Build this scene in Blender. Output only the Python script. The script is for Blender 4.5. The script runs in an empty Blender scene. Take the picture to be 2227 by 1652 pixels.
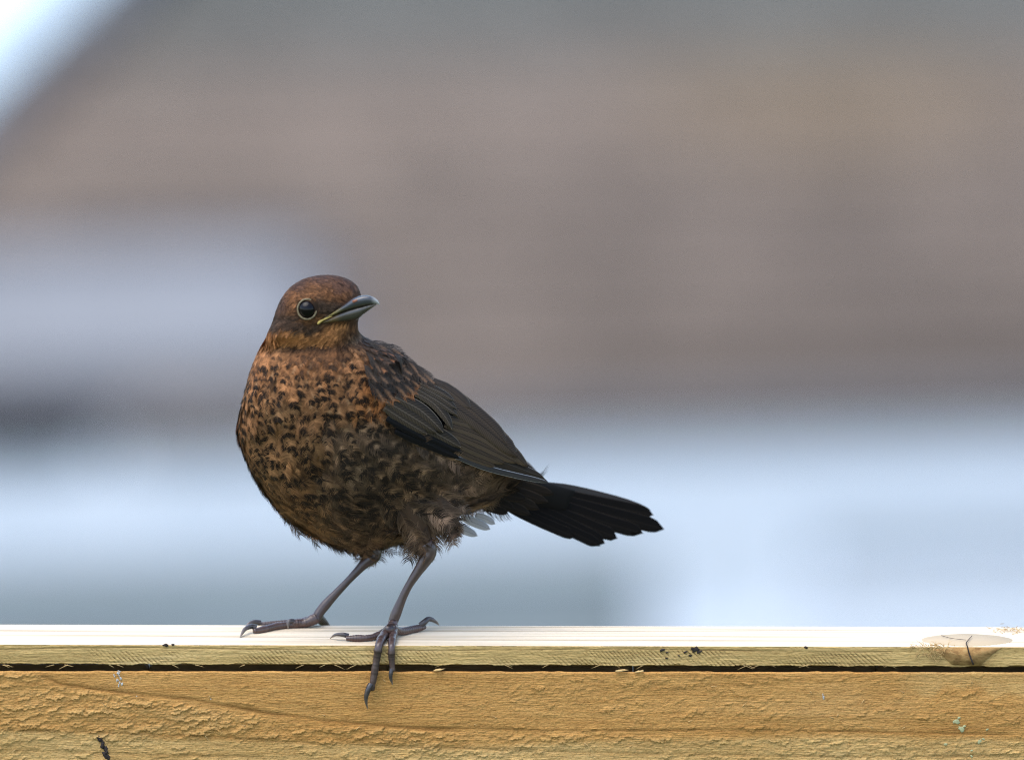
import bpy, bmesh, math, random
import numpy as np
from mathutils import Vector, Matrix
from mathutils.bvhtree import BVHTree

random.seed(7)
rng = np.random.default_rng(11)
scene = bpy.context.scene
COL = scene.collection
R = math.radians

# ------------------------------------------------------------------ camera
PITCH = R(10.0)
DIST = 5.0                       # camera to bird, metres
SC = 4947.0                      # drawing units (photo grid 2226 wide) per metre at the bird
TOP = 1.80                       # height of the fence top above the garden
RIGHT = np.array([1.0, 0, 0])
FWD = np.array([0, math.cos(PITCH), -math.sin(PITCH)])
UP = np.array([0, math.sin(PITCH), math.cos(PITCH)])
FOC = np.array([0, 0, TOP]) + UP * ((1403 - 826) / SC)
CAM = FOC - FWD * DIST

cam_d = bpy.data.cameras.new('camera')
cam = bpy.data.objects.new('camera', cam_d)
COL.objects.link(cam)
cam.location = CAM
cam.rotation_euler = (R(90) - PITCH, 0, 0)
cam_d.sensor_width = 36.0
cam_d.lens = 36.0 * DIST * SC / 2226.0
cam_d.clip_start = 0.1
cam_d.clip_end = 3000
cam_d.dof.use_dof = True
cam_d.dof.focus_distance = DIST + 0.012
cam_d.dof.aperture_fstop = 6.6
scene.camera = cam

# ------------------------------------------------------------------ light
SUN_EL, SUN_AZ = 68.0, 238.0     # azimuth measured from +Y clockwise seen from above
world = bpy.data.worlds.new('World')
scene.world = world
world.use_nodes = True
wn = world.node_tree
for n in list(wn.nodes):
    wn.nodes.remove(n)
wo = wn.nodes.new('ShaderNodeOutputWorld')
wb = wn.nodes.new('ShaderNodeBackground')
ws = wn.nodes.new('ShaderNodeTexSky')
ws.sky_type = 'NISHITA'
ws.sun_disc = False
ws.sun_elevation = R(SUN_EL)
ws.sun_rotation = R(SUN_AZ)
ws.air_density = 1.0
ws.dust_density = 1.5
ws.ozone_density = 1.0
wb.inputs['Strength'].default_value = 0.15
wn.links.new(ws.outputs[0], wb.inputs[0])
wn.links.new(wb.outputs[0], wo.inputs[0])

sun_d = bpy.data.lights.new('sun', 'SUN')
sun_d.energy = 1.0
sun_d.angle = R(60)
sun_d.color = (1.0, 0.95, 0.87)
sun = bpy.data.objects.new('sun', sun_d)
COL.objects.link(sun)
sd = Vector((math.sin(R(SUN_AZ)) * math.cos(R(SUN_EL)), math.cos(R(SUN_AZ)) * math.cos(R(SUN_EL)), math.sin(R(SUN_EL))))
sun.rotation_euler = sd.to_track_quat('Z', 'Y').to_euler()
sun.location = (0, 0, 12)

scene.view_settings.view_transform = 'Standard'
scene.view_settings.look = 'None'
scene.view_settings.gamma = 1.0
scene.view_settings.use_curve_mapping = False
scene.view_settings.exposure = 1.6

scene.render.engine = 'CYCLES'
scene.cycles.use_denoising = True
scene.cycles.denoiser = 'OPENIMAGEDENOISE'
scene.cycles.denoising_prefilter = 'NONE'
scene.cycles.filter_width = 1.1
scene.cycles.max_bounces = 6
scene.cycles.transparent_max_bounces = 12


# ------------------------------------------------------------------ helpers
def ray(u, v):
    return FWD + RIGHT * ((u - 1113) / SC / DIST) + UP * ((826 - v) / SC / DIST)


def W(u, v, y):
    """drawing position -> world point at depth y (metres behind the fence front)"""
    d = ray(u, v)
    return CAM + d * ((y - CAM[1]) / d[1])


def WZ(u, v, z):
    d = ray(u, v)
    return CAM + d * ((TOP + z - CAM[2]) / d[2])


def proj(P):
    P = np.atleast_2d(P)
    q = P - CAM
    dep = q @ FWD
    return 1113 + (q @ RIGHT) / dep * DIST * SC, 826 - (q @ UP) / dep * DIST * SC


def s2l(r, g, b):
    return tuple(((c / 255) / 12.92 if c / 255 <= 0.04045 else ((c / 255 + 0.055) / 1.055) ** 2.4) for c in (r, g, b))


def link(name, me, mat=None, parent=None, smooth=True):
    o = bpy.data.objects.new(name, me)
    COL.objects.link(o)
    if mat is not None:
        me.materials.append(mat)
    if smooth and len(me.polygons):
        me.polygons.foreach_set('use_smooth', np.ones(len(me.polygons), dtype=bool))
    if parent is not None:
        o.parent = parent
        o.matrix_parent_inverse = Matrix.Translation(parent.location).inverted() if parent.type == 'EMPTY' and parent.parent is None and parent.rotation_euler.z == 0 else Matrix()
    return o


def empty(name, loc, rz=0.0):
    o = bpy.data.objects.new(name, None)
    COL.objects.link(o)
    o.empty_display_size = 0.02
    o.location = loc
    o.rotation_euler = (0, 0, rz)
    return o


def tag(o, label=None, cat=None, group=None, kind=None):
    if label:
        o['label'] = label
    if cat:
        o['category'] = cat
    if group:
        o['group'] = group
    if kind:
        o['kind'] = kind
    return o


def np_mesh(name, V, F):
    """V (n,3), F list of tuples or (m,k) array"""
    me = bpy.data.meshes.new(name)
    if isinstance(F, np.ndarray):
        n, k = F.shape
        me.vertices.add(len(V))
        me.vertices.foreach_set('co', np.asarray(V, dtype=np.float32).ravel())
        me.loops.add(n * k)
        me.loops.foreach_set('vertex_index', F.astype(np.int32).ravel())
        me.polygons.add(n)
        me.polygons.foreach_set('loop_start', np.arange(0, n * k, k, dtype=np.int32))
        try:
            me.polygons.foreach_set('loop_total', np.full(n, k, dtype=np.int32))
        except Exception:
            pass
        me.update(calc_edges=True)
    else:
        me.from_pydata([tuple(p) for p in V], [], F)
        me.update()
    return me


def grid_faces(nr, nc, wrap=False):
    r = np.arange(nr - 1)[:, None]
    c = np.arange(nc if wrap else nc - 1)[None, :]
    c2 = (c + 1) % nc
    a = r * nc + c
    b = r * nc + c2
    return np.stack([a, b, b + nc, a + nc], -1).reshape(-1, 4)


def set_col(me, cols, name='Col'):
    at = me.attributes.new(name, 'FLOAT_COLOR', 'POINT')
    c = np.ones((len(me.vertices), 4), dtype=np.float32)
    c[:, :3] = cols
    at.data.foreach_set('color', c.ravel())


def set_f(me, vals, name):
    at = me.attributes.new(name, 'FLOAT', 'POINT')
    at.data.foreach_set('value', np.asarray(vals, dtype=np.float32).ravel())


def loft(rings, cap=True):
    """rings (n,m,3) -> verts, faces"""
    rings = np.asarray(rings)
    n, m, _ = rings.shape
    V = rings.reshape(-1, 3)
    F = [tuple(f) for f in grid_faces(n, m, True)]
    if cap:
        V = np.vstack([V, rings[0].mean(0), rings[-1].mean(0)])
        for j in range(m):
            F.append((n * m, (j + 1) % m, j))
            F.append((n * m + 1, (n - 1) * m + j, (n - 1) * m + (j + 1) % m))
    return V, F


def spline(pts, n):
    """Catmull-Rom through pts (k,d) -> (n,d)"""
    P = np.asarray(pts, float)
    if len(P) == 2:
        t = np.linspace(0, 1, n)[:, None]
        return P[0] * (1 - t) + P[1] * t
    seg = np.linalg.norm(np.diff(P[:, :3], axis=0), axis=1) if P.shape[1] >= 3 else np.linalg.norm(np.diff(P, axis=0), axis=1)
    acc = np.concatenate([[0], np.cumsum(seg)])
    acc /= acc[-1]
    E = np.vstack([2 * P[0] - P[1], P, 2 * P[-1] - P[-2]])
    out = []
    for t in np.linspace(0, 1, n):
        i = min(max(np.searchsorted(acc, t, side='right') - 1, 0), len(P) - 2)
        f = (t - acc[i]) / max(acc[i + 1] - acc[i], 1e-9)
        p0, p1, p2, p3 = E[i], E[i + 1], E[i + 2], E[i + 3]
        out.append(0.5 * ((2 * p1) + (-p0 + p2) * f + (2 * p0 - 5 * p1 + 4 * p2 - p3) * f * f + (-p0 + 3 * p1 - 3 * p2 + p3) * f ** 3))
    return np.array(out)


def tube(path, radii, m=12, flat=1.0, updir=None):
    """path (n,3), radii (n,) -> verts, faces; flat squashes along updir"""
    path = np.asarray(path, float)
    n = len(path)
    T = np.gradient(path, axis=0)
    T /= np.linalg.norm(T, axis=1)[:, None] + 1e-12
    ref = np.array([0, 0, 1.0]) if updir is None else np.asarray(updir, float)
    rings = []
    prev = None
    for i in range(n):
        if prev is None:
            a = np.cross(T[i], ref)
            if np.linalg.norm(a) < 1e-3:
                a = np.cross(T[i], [1.0, 0, 0])
        else:
            a = prev - T[i] * (prev @ T[i])
        a /= np.linalg.norm(a)
        prev = a
        b = np.cross(a, T[i])
        th = np.linspace(0, 2 * np.pi, m, endpoint=False)
        rings.append(path[i] + radii[i] * (np.cos(th)[:, None] * a + flat * np.sin(th)[:, None] * b))
    return loft(np.array(rings))


# smooth value noise
def vnoise(x, y, seed=0):
    xi = np.floor(x).astype(np.int64)
    yi = np.floor(y).astype(np.int64)
    fx = x - xi
    fy = y - yi
    fx = fx * fx * (3 - 2 * fx)
    fy = fy * fy * (3 - 2 * fy)

    def h(a, b):
        k = (a * 374761393 + b * 668265263 + seed * 974711 + 1013904223) & 0xffffffff
        k = ((k ^ (k >> 13)) * 1274126177) & 0xffffffff
        return ((k ^ (k >> 16)) & 0xffff) / 65535.0
    return (h(xi, yi) * (1 - fx) + h(xi + 1, yi) * fx) * (1 - fy) + (h(xi, yi + 1) * (1 - fx) + h(xi + 1, yi + 1) * fx) * fy


def fbm(x, y, o=4, seed=0):
    s, a, t = 0, 1.0, 0
    for i in range(o):
        s = s + a * vnoise(x * 2 ** i, y * 2 ** i, seed + i * 17)
        t += a
        a *= 0.5
    return s / t


# ------------------------------------------------------------------ materials
class NT:
    def __init__(s, name, rough=0.6, spec=0.4):
        s.m = bpy.data.materials.new(name)
        s.m.use_nodes = True
        s.t = s.m.node_tree
        s.b = s.t.nodes['Principled BSDF']
        s.out = s.t.nodes['Material Output']
        s.b.inputs['Roughness'].default_value = rough
        s.b.inputs['Specular IOR Level'].default_value = spec

    def n(s, typ, **kw):
        nd = s.t.nodes.new(typ)
        for k, v in kw.items():
            if k.startswith('i_'):
                nd.inputs[k[2:].replace('_', ' ')].default_value = v
            else:
                setattr(nd, k, v)
        return nd

    def l(s, a, b):
        s.t.links.new(a, b)

    def ramp(s, fac, stops):
        r = s.n('ShaderNodeValToRGB')
        e = r.color_ramp.elements
        while len(e) < len(stops):
            e.new(0.5)
        for k, (p, c) in enumerate(stops):
            e[k].position = p
            e[k].color = (*c, 1) if len(c) == 3 else c
        s.l(fac, r.inputs[0])
        return r.outputs[0]

    def mix(s, fac, a, b, typ='MIX'):
        m = s.n('ShaderNodeMix', data_type='RGBA', blend_type=typ)
        for sock, val in ((m.inputs[0], fac), (m.inputs[6], a), (m.inputs[7], b)):
            if hasattr(val, 'is_linked'):
                s.l(val, sock)
            elif isinstance(val, (int, float)):
                sock.default_value = val
            else:
                sock.default_value = (*val, 1)
        return m.outputs[2]

    def math(s, op, a, b=0.0, c=None):
        m = s.n('ShaderNodeMath', operation=op)
        for sock, val in zip(m.inputs, (a, b, c)):
            if val is None:
                continue
            if hasattr(val, 'is_linked'):
                s.l(val, sock)
            else:
                sock.default_value = val
        return m.outputs[0]

    def coords(s, scale=(1, 1, 1), kind='Object', rot=(0, 0, 0)):
        tc = s.n('ShaderNodeTexCoord')
        mp = s.n('ShaderNodeMapping')
        mp.inputs['Scale'].default_value = scale
        mp.inputs['Rotation'].default_value = rot
        s.l(tc.outputs[kind], mp.inputs[0])
        return mp.outputs[0]

    def noise(s, vec, scale, detail=4, rough=0.55):
        n = s.n('ShaderNodeTexNoise')
        n.inputs['Scale'].default_value = scale
        n.inputs['Detail'].default_value = detail
        n.inputs['Roughness'].default_value = rough
        s.l(vec, n.inputs['Vector'])
        return n.outputs[0]

    def bump(s, h, strength, dist):
        b = s.n('ShaderNodeBump')
        b.inputs['Strength'].default_value = strength
        b.inputs['Distance'].default_value = dist
        s.l(h, b.inputs['Height'])
        s.l(b.outputs[0], s.b.inputs['Normal'])

    def color(s, sock):
        s.l(sock, s.b.inputs['Base Color'])


def simple(name, col, rough=0.6, spec=0.4, var=0.15, scale=20.0):
    t = NT(name, rough, spec)
    v = t.coords()
    nz = t.noise(v, scale)
    lo = tuple(c * (1 - var) for c in col)
    hi = tuple(min(1, c * (1 + var)) for c in col)
    t.color(t.ramp(nz, [(0.3, lo), (0.7, hi)]))
    return t.m


# plumage: colour comes from the feathers themselves
t = NT('plumage_barbs', 0.6, 0.08)
at = t.n('ShaderNodeAttribute', attribute_name='Col')
t.color(at.outputs['Color'])
M_PLUME = t.m

t = NT('skin_under_feathers', 0.8, 0.1)
at = t.n('ShaderNodeAttribute', attribute_name='Col')
t.color(at.outputs['Color'])
M_SKIN = t.m


def vane(name, c_in, c_out, edge, shaft, tip=None, tip_from=0.85, rough=0.5, edge_w=0.82, edge_a=0.7, tip_soft=0.1, barbs=190.0):
    """flight feather: barbs as fine slanted ridges, shaft, paler fringe, optional coloured tip"""
    t = NT(name, rough, 0.05)
    uv = t.n('ShaderNodeUVMap')
    sp = t.n('ShaderNodeSeparateXYZ')
    t.l(uv.outputs[0], sp.inputs[0])
    across = t.math('SUBTRACT', t.math('MULTIPLY', sp.outputs[0], 2.0), 1.0)
    ab = t.math('ABSOLUTE', across)
    oi = t.n('ShaderNodeObjectInfo')
    base = t.mix(t.math('ADD', t.math('MULTIPLY', across, 0.5), 0.5), c_in, c_out)
    # barb lines
    ph = t.math('ADD', t.math('MULTIPLY', sp.outputs[1], barbs), t.math('MULTIPLY', ab, -barbs * 0.13))
    nz = t.noise(t.coords((220, 220, 220)), 1.0, 3)
    ph = t.math('ADD', ph, t.math('MULTIPLY', nz, 6.0))
    wv = t.math('ADD', t.math('MULTIPLY', t.math('SINE', ph), 0.5), 0.5)
    base = t.mix(t.math('MULTIPLY', wv, 0.6), base, t.mix(0.6, base, (0.0, 0.0, 0.0)))
    base = t.mix(t.math('MULTIPLY', oi.outputs['Random'], 0.35), base, t.mix(1.0, base, (1.5, 1.35, 1.15), 'MULTIPLY'))
    nz2 = t.noise(t.coords((90, 90, 90)), 1.0, 2)
    base = t.mix(t.math('MULTIPLY', nz2, 0.4), base, t.mix(1.0, base, (0.55, 0.55, 0.6), 'MULTIPLY'))
    if tip is not None:
        mr = t.n('ShaderNodeMapRange', interpolation_type='SMOOTHSTEP')
        wed = t.math('SUBTRACT', sp.outputs[1], t.math('MULTIPLY', ab, 0.42))
        wed = t.math('ADD', wed, t.math('MULTIPLY', t.math('SUBTRACT', nz, 0.5), 0.15))
        t.l(wed, mr.inputs[0])
        mr.inputs[1].default_value = tip_from - tip_soft
        mr.inputs[2].default_value = tip_from + tip_soft
        base = t.mix(mr.outputs[0], base, tip)
    me = t.n('ShaderNodeMapRange', interpolation_type='SMOOTHSTEP')
    t.l(ab, me.inputs[0])
    me.inputs[1].default_value = edge_w
    me.inputs[2].default_value = 1.0
    base = t.mix(t.math('MULTIPLY', me.outputs[0], edge_a), base, edge)
    ms = t.n('ShaderNodeMapRange', interpolation_type='SMOOTHSTEP')
    t.l(ab, ms.inputs[0])
    ms.inputs[1].default_value = 0.09
    ms.inputs[2].default_value = 0.03
    base = t.mix(t.math('MULTIPLY', ms.outputs[0], 0.8), base, shaft)
    t.color(base)
    t.bump(wv, 0.35, 0.0003)
    return t.m


M_PRIM = vane('primary_vane', (0.022, 0.017, 0.013), (0.042, 0.032, 0.023), (0.24, 0.225, 0.205), (0.06, 0.05, 0.04), edge_w=0.86, edge_a=0.65)
M_PRIM0 = vane('outer_primary_vane', (0.030, 0.028, 0.026), (0.05, 0.047, 0.044), (0.42, 0.42, 0.42), (0.06, 0.05, 0.04), edge_w=0.75, edge_a=0.85)
M_SEC = vane('secondary_vane', (0.010, 0.008, 0.006), (0.115, 0.079, 0.048), (0.17, 0.122, 0.080), (0.010, 0.007, 0.005), edge_w=0.72, edge_a=0.6)
M_TERT = vane('tertial_vane', (0.022, 0.016, 0.011), (0.076, 0.053, 0.035), (0.14, 0.103, 0.068), (0.014, 0.010, 0.007), edge_w=0.82, edge_a=0.6)
M_GC = vane('greater_covert_vane', (0.012, 0.010, 0.008), (0.066, 0.049, 0.031), (0.19, 0.155, 0.108), (0.10, 0.078, 0.055), (0.36, 0.25, 0.15), 0.955, tip_soft=0.03, edge_w=0.86, edge_a=0.65, barbs=95.0)
M_MC = vane('median_covert_vane', (0.015, 0.012, 0.009), (0.030, 0.022, 0.015), (0.10, 0.055, 0.027), (0.20, 0.09, 0.04), (0.27, 0.105, 0.034), 0.60, tip_soft=0.18, edge_w=0.8)
M_LC = vane('lesser_covert_vane', (0.028, 0.021, 0.015), (0.046, 0.033, 0.023), (0.075, 0.052, 0.036), (0.20, 0.10, 0.052), (0.22, 0.11, 0.06), 0.90, tip_soft=0.1)
M_BLACK = vane('black_vane', (0.005, 0.005, 0.005), (0.009, 0.008, 0.008), (0.075, 0.075, 0.078), (0.010, 0.009, 0.009), edge_w=0.9, edge_a=0.6)
M_TAIL = vane('tail_vane', (0.004, 0.0035, 0.003), (0.008, 0.0065, 0.005), (0.034, 0.024, 0.014), (0.012, 0.009, 0.007), (0.05, 0.030, 0.016), 1.02, tip_soft=0.05, edge_w=0.9, edge_a=0.45)
M_VENT = vane('tail_covert_vane', (0.010, 0.008, 0.006), (0.016, 0.012, 0.009), (0.05, 0.036, 0.022), (0.02, 0.014, 0.009), edge_w=0.7, edge_a=0.4)
M_TAILTOP = vane('tail_top_vane', (0.035, 0.033, 0.032), (0.055, 0.05, 0.047), (0.10, 0.095, 0.09), (0.03, 0.03, 0.03))
M_WHITE = vane('pale_vane', (0.40, 0.40, 0.41), (0.52, 0.52, 0.53), (0.60, 0.60, 0.60), (0.22, 0.21, 0.20), edge_w=0.8)

t = NT('eye_ball', 0.03, 0.18)
t.b.inputs['Base Color'].default_value = (0.004, 0.003, 0.003, 1)
t.b.inputs['Coat Weight'].default_value = 0.0
t.b.inputs['Coat Roughness'].default_value = 0.02
M_EYE = t.m
M_RING = simple('eye_ring_skin', (0.17, 0.13, 0.07), 0.6, 0.3, 0.35, 900)
t = NT('horn_upper', 0.24, 0.6)
v = t.coords((60, 60, 60))
at = t.n('ShaderNodeAttribute', attribute_name='Col')
t.color(t.mix(t.math('MULTIPLY', t.noise(t.coords((1, 1, 1)), 700, 3), 0.5), at.outputs['Color'], t.mix(1.0, at.outputs['Color'], (0.6, 0.58, 0.55), 'MULTIPLY')))
t.bump(t.noise(t.coords((1, 1, 1)), 900, 3), 0.15, 0.0002)
M_BEAK = t.m
M_GAPE = simple('gape_skin', (0.40, 0.29, 0.07), 0.5, 0.4, 0.25, 800)

t = NT('leg_scales', 0.33, 0.5)
at = t.n('ShaderNodeAttribute', attribute_name='Col')
nz = t.noise(t.coords(), 900, 3)
t.color(t.mix(nz, t.mix(1.0, at.outputs['Color'], (0.65, 0.62, 0.62), 'MULTIPLY'), t.mix(1.0, at.outputs['Color'], (1.3, 1.25, 1.25), 'MULTIPLY')))
t.bump(nz, 0.2, 0.0002)
M_LEG = t.m

# --- timber
t = NT('rough_sawn_rail', 0.85, 0.15)
v = t.coords((1, 1, 1))
big = t.noise(t.coords((9, 9, 30)), 1.0, 4)
fine = t.noise(t.coords((120, 120, 1500)), 1.0, 4, 0.65)
grain = t.noise(t.coords((22, 22, 420)), 1.0, 4, 0.6)
tone = t.n('ShaderNodeAttribute', attribute_name='tone')
c = t.ramp(big, [(0.3, (0.42, 0.205, 0.056)), (0.55, (0.47, 0.245, 0.075)), (0.75, (0.49, 0.275, 0.098))])
c = t.mix(t.math('MULTIPLY', t.ramp(grain, [(0.42, (0, 0, 0)), (0.68, (1, 1, 1))]), 0.55), c, t.mix(1.0, c, (0.74, 0.66, 0.55), 'MULTIPLY'))
c = t.mix(t.ramp(fine, [(0.4, (0, 0, 0)), (0.65, (1, 1, 1))]), c, t.mix(1.0, c, (1.28, 1.30, 1.25), 'MULTIPLY'))
grit = t.noise(t.coords((900, 900, 1500)), 1.0, 3, 0.7)
c = t.mix(t.ramp(grit, [(0.5, (0, 0, 0)), (0.75, (1, 1, 1))]), c, t.mix(1.0, c, (0.60, 0.52, 0.42), 'MULTIPLY'))
c = t.mix(tone.outputs['Fac'], c, t.mix(1.0, c, (1.10, 1.36, 1.75), 'MULTIPLY'))
band = t.n('ShaderNodeAttribute', attribute_name='band')
c = t.mix(band.outputs['Fac'], c, t.mix(1.0, c, (0.42, 0.36, 0.28), 'MULTIPLY'))
t.color(c)
t.bump(t.math('ADD', fine, t.math('MULTIPLY', t.noise(t.coords((500, 500, 2200)), 1.0, 3), 0.6)), 0.9, 0.0008)
M_RAIL = t.m

t = NT('treated_cap_board', 0.75, 0.2)
grain = t.noise(t.coords((7, 260, 700)), 1.0, 5, 0.6)
fine = t.noise(t.coords((60, 1200, 1500)), 1.0, 4, 0.65)
sawn = t.n('ShaderNodeAttribute', attribute_name='sawn')
band = t.n('ShaderNodeAttribute', attribute_name='band')
ct = t.ramp(grain, [(0.3, (0.56, 0.45, 0.30)), (0.62, (0.68, 0.58, 0.43))])
big = t.noise(t.coords((11, 60, 160)), 1.0, 3)
cf = t.ramp(big, [(0.3, (0.34, 0.218, 0.076)), (0.55, (0.44, 0.290, 0.110)), (0.75, (0.52, 0.362, 0.162))])
cf = t.mix(t.ramp(fine, [(0.4, (0, 0, 0)), (0.65, (1, 1, 1))]), cf, t.mix(1.0, cf, (1.4, 1.42, 1.4), 'MULTIPLY'))
grit = t.noise(t.coords((350, 900, 1600)), 1.0, 3, 0.7)
cf = t.mix(t.ramp(grit, [(0.5, (0, 0, 0)), (0.72, (1, 1, 1))]), cf, t.mix(1.0, cf, (0.62, 0.56, 0.48), 'MULTIPLY'))
c = t.mix(sawn.outputs['Fac'], ct, cf)
c = t.mix(band.outputs['Fac'], c, t.mix(1.0, c, (0.30, 0.24, 0.17), 'MULTIPLY'))
t.color(c)
t.bump(t.math('ADD', fine, t.math('MULTIPLY', grit, sawn.outputs['Fac'])), 0.6, 0.0005)
M_CAP = t.m

M_SLAT = simple('fence_slat_timber', (0.20, 0.12, 0.05), 0.85, 0.15, 0.3, 30)
M_CHIP = simple('torn_fibre', (0.47, 0.31, 0.13), 0.85, 0.15, 0.25, 300)
M_DIRT = simple('dark_bark_crumb', (0.035, 0.026, 0.022), 0.9, 0.2, 0.5, 400)
M_DROP = simple('dried_dropping', (0.46, 0.44, 0.40), 0.8, 0.2, 0.2, 700)
M_LICHEN = simple('green_lichen', (0.37, 0.36, 0.19), 0.9, 0.1, 0.25, 700)
t = NT('knot_wood', 0.7, 0.2)
v = t.coords((1, 2.2, 1.0))
wv = t.n('ShaderNodeTexWave', wave_type='RINGS', rings_direction='SPHERICAL')
wv.inputs['Scale'].default_value = 130
wv.inputs['Distortion'].default_value = 2.5
wv.inputs['Detail'].default_value = 2
t.l(v, wv.inputs['Vector'])
t.color(t.ramp(wv.outputs[0], [(0.0, (0.33, 0.24, 0.13)), (0.5, (0.44, 0.345, 0.22)), (1.0, (0.49, 0.39, 0.26))]))
M_KNOT = t.m

# ================================================================== SETTING: land falling away behind the fence
M_GRASS = simple('lawn', (0.06, 0.085, 0.03), 0.9, 0.2, 0.4, 3.0)
xs = np.concatenate([np.linspace(-400, -45, 14), np.linspace(-40, 40, 41), np.linspace(45, 400, 14)])
ys = np.concatenate([np.linspace(-60, -8, 9), np.linspace(-6, 45, 60), np.linspace(50, 900, 20)])


def ground_z(x, y):
    t = np.clip((np.asarray(y, float) - 0.6) / 20.0, 0, 1)
    far = np.clip((np.asarray(y, float) - 60) / 500.0, 0, 1)
    return -5.3 * (t * t * (3 - 2 * t)) * 1.0 - 6 * far


GX, GY = np.meshgrid(xs, ys)
GZ = ground_z(GX, GY) + 0.10 * (fbm(GX * 0.4, GY * 0.4, 3, 5) - 0.5) * np.clip((np.abs(GY - 28) - 8) / 4, 0, 1)
g = link('ground', np_mesh('ground', np.stack([GX, GY, GZ], -1).reshape(-1, 3), grid_faces(len(ys), len(xs))), M_GRASS)
tag(g, 'grassy ground falling away behind the timber fence', kind='structure')

# ================================================================== FENCE
fence = empty('timber_fence', (0, 0.02, 0))
tag(fence, 'rough sawn timber fence with a pale capping board along its top', 'fence')

# --- rail: torn, splintery sawn face as real relief (mm grid)
dx = 0.40
xf = np.arange(-245, 245.01, dx)
xr = np.concatenate([np.linspace(-1250, -260, 40), xf, np.linspace(260, 1250, 40)])
RT, RB = -11.6, -95.0                 # rail top and bottom, mm below the cap's top edge
zf = np.arange(-60.0, RT - 0.3, 0.36)
zr = np.concatenate([np.linspace(RB, -62, 12), zf, [RT]])
X, Z = np.meshgrid(xr, zr)
H = np.zeros_like(X)


def disp_uv(Xm, Zm):
    return 1113 + Xm * SC / 1000, 1403 - Zm * math.cos(PITCH) * SC / 1000


UU, VV = disp_uv(X, Z)
# boundary between the smoother upper-left strip and the torn face
bl = np.interp(UU, [-400, 75, 130, 260, 420, 560, 700, 900, 1100, 1500, 2800], [1440, 1462, 1490, 1507, 1530, 1558, 1572, 1584, 1588, 1600, 1606])
smooth_ul = 1 / (1 + np.exp(-(bl - VV) / 4)) * np.clip((1150 - UU) / 500, 0, 1) * np.clip((UU - 60) / 40, 0, 1)
smooth_ur = np.clip((UU - 1940) / 70, 0, 1) / (1 + np.exp(-((1500 + 12 * np.sin(UU / 31) + 6 * np.sin(UU / 11)) - VV) / 3))
rough = 1 - 0.8 * smooth_ul - 0.9 * smooth_ur
line2 = np.interp(UU, [-400, 0, 300, 600, 1000, 1400, 1800, 2300], [1575, 1582, 1596, 1606, 1618, 1600, 1592, 1600]) + 6 * (fbm(X / 15, X * 0 + 3, 3, 12) - 0.5)
pale = np.clip((VV - line2) / 14, 0, 1)
torn_z = np.clip((VV - bl) / 5, 0, 1) * (1 - pale) * np.clip((1250 - UU) / 300, 0.6, 1)
rough *= 0.35 + 0.95 * torn_z + 0.30 * pale
rough *= np.clip(0.45 + 1.3 * (fbm(X / 22, Z / 7, 3, 3) - 0.25), 0.2, 1.4)
nfl = 23000
fx = rng.uniform(-250, 250, nfl)
fz = rng.uniform(-60, RT, nfl)
i0x, i0z = 40, 12
rz_, rx_ = len(zf), len(xf)
Hs = np.zeros((rz_, rx_))
Rg = rough[i0z:i0z + rz_, i0x:i0x + rx_]
for k in range(nfl):
    ix = int((fx[k] + 245) / dx)
    iz = int((fz[k] + 60) / 0.36)
    if not (0 <= ix < rx_ and 0 <= iz < rz_):
        continue
    rr = Rg[iz, ix]
    if rng.random() > rr * 1.1 + 0.08:
        continue
    small = rng.random() < 0.945
    ln = rng.uniform(0.9, 3.2) if small else rng.uniform(3, 8)
    wd = rng.uniform(0.3, 0.65) if small else rng.uniform(0.7, 1.7)
    hh = (rng.uniform(0.10, 0.30) if small else rng.uniform(0.3, 0.7)) * (0.30 + rr)
    ang = R(rng.normal(9, 11))
    nxw = int(ln / dx * 0.8) + 3
    nzw = int((wd + ln * 0.35) / 0.36) + 3
    x0, x1, z0, z1 = max(ix - nxw, 0), min(ix + nxw + 1, rx_), max(iz - nzw, 0), min(iz + nzw + 1, rz_)
    xx = (np.arange(x0, x1) - ix)[None, :] * dx
    zz = (np.arange(z0, z1) - iz)[:, None] * 0.36
    a = (xx * math.cos(ang) + zz * math.sin(ang)) / (ln / 2)
    b = (-xx * math.sin(ang) + zz * math.cos(ang)) / wd
    ph = rng.uniform(0, 6.28)
    jag = 0.30 * np.sin(a * rng.uniform(3, 6) + ph) + 0.20 * np.sin(a * 13 + ph * 2)
    w = np.clip(1 - a * a, 0, 1) ** 0.35
    lo = -w + jag * w                      # sharp lower lip
    up = w
    prof = np.clip((up - b) / (up - lo + 1e-6), 0, 1) ** 1.3 * (b > lo) * (w > 0.02)
    blk = Hs[z0:z1, x0:x1]
    np.maximum(blk, prof * hh + blk * 0.2 * (prof > 0), out=blk)
H[i0z:i0z + rz_, i0x:i0x + rx_] = np.minimum(Hs, 1.0)
crest = np.clip(H / 0.5, 0, 1)
warp = fbm(X / 30, Z / 9, 3, 8) * 2.2
gr = fbm(X / 26, Z / 0.8 + warp, 4, 21)
H += 0.22 * (gr - 0.5) * (0.25 + rough) + 0.55 * (fbm(X / 42, Z / 10, 3, 4) - 0.5) + (0.10 + 0.22 * rough) * (fbm(X / 1.5, Z / 0.85, 3, 44) - 0.5)
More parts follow.
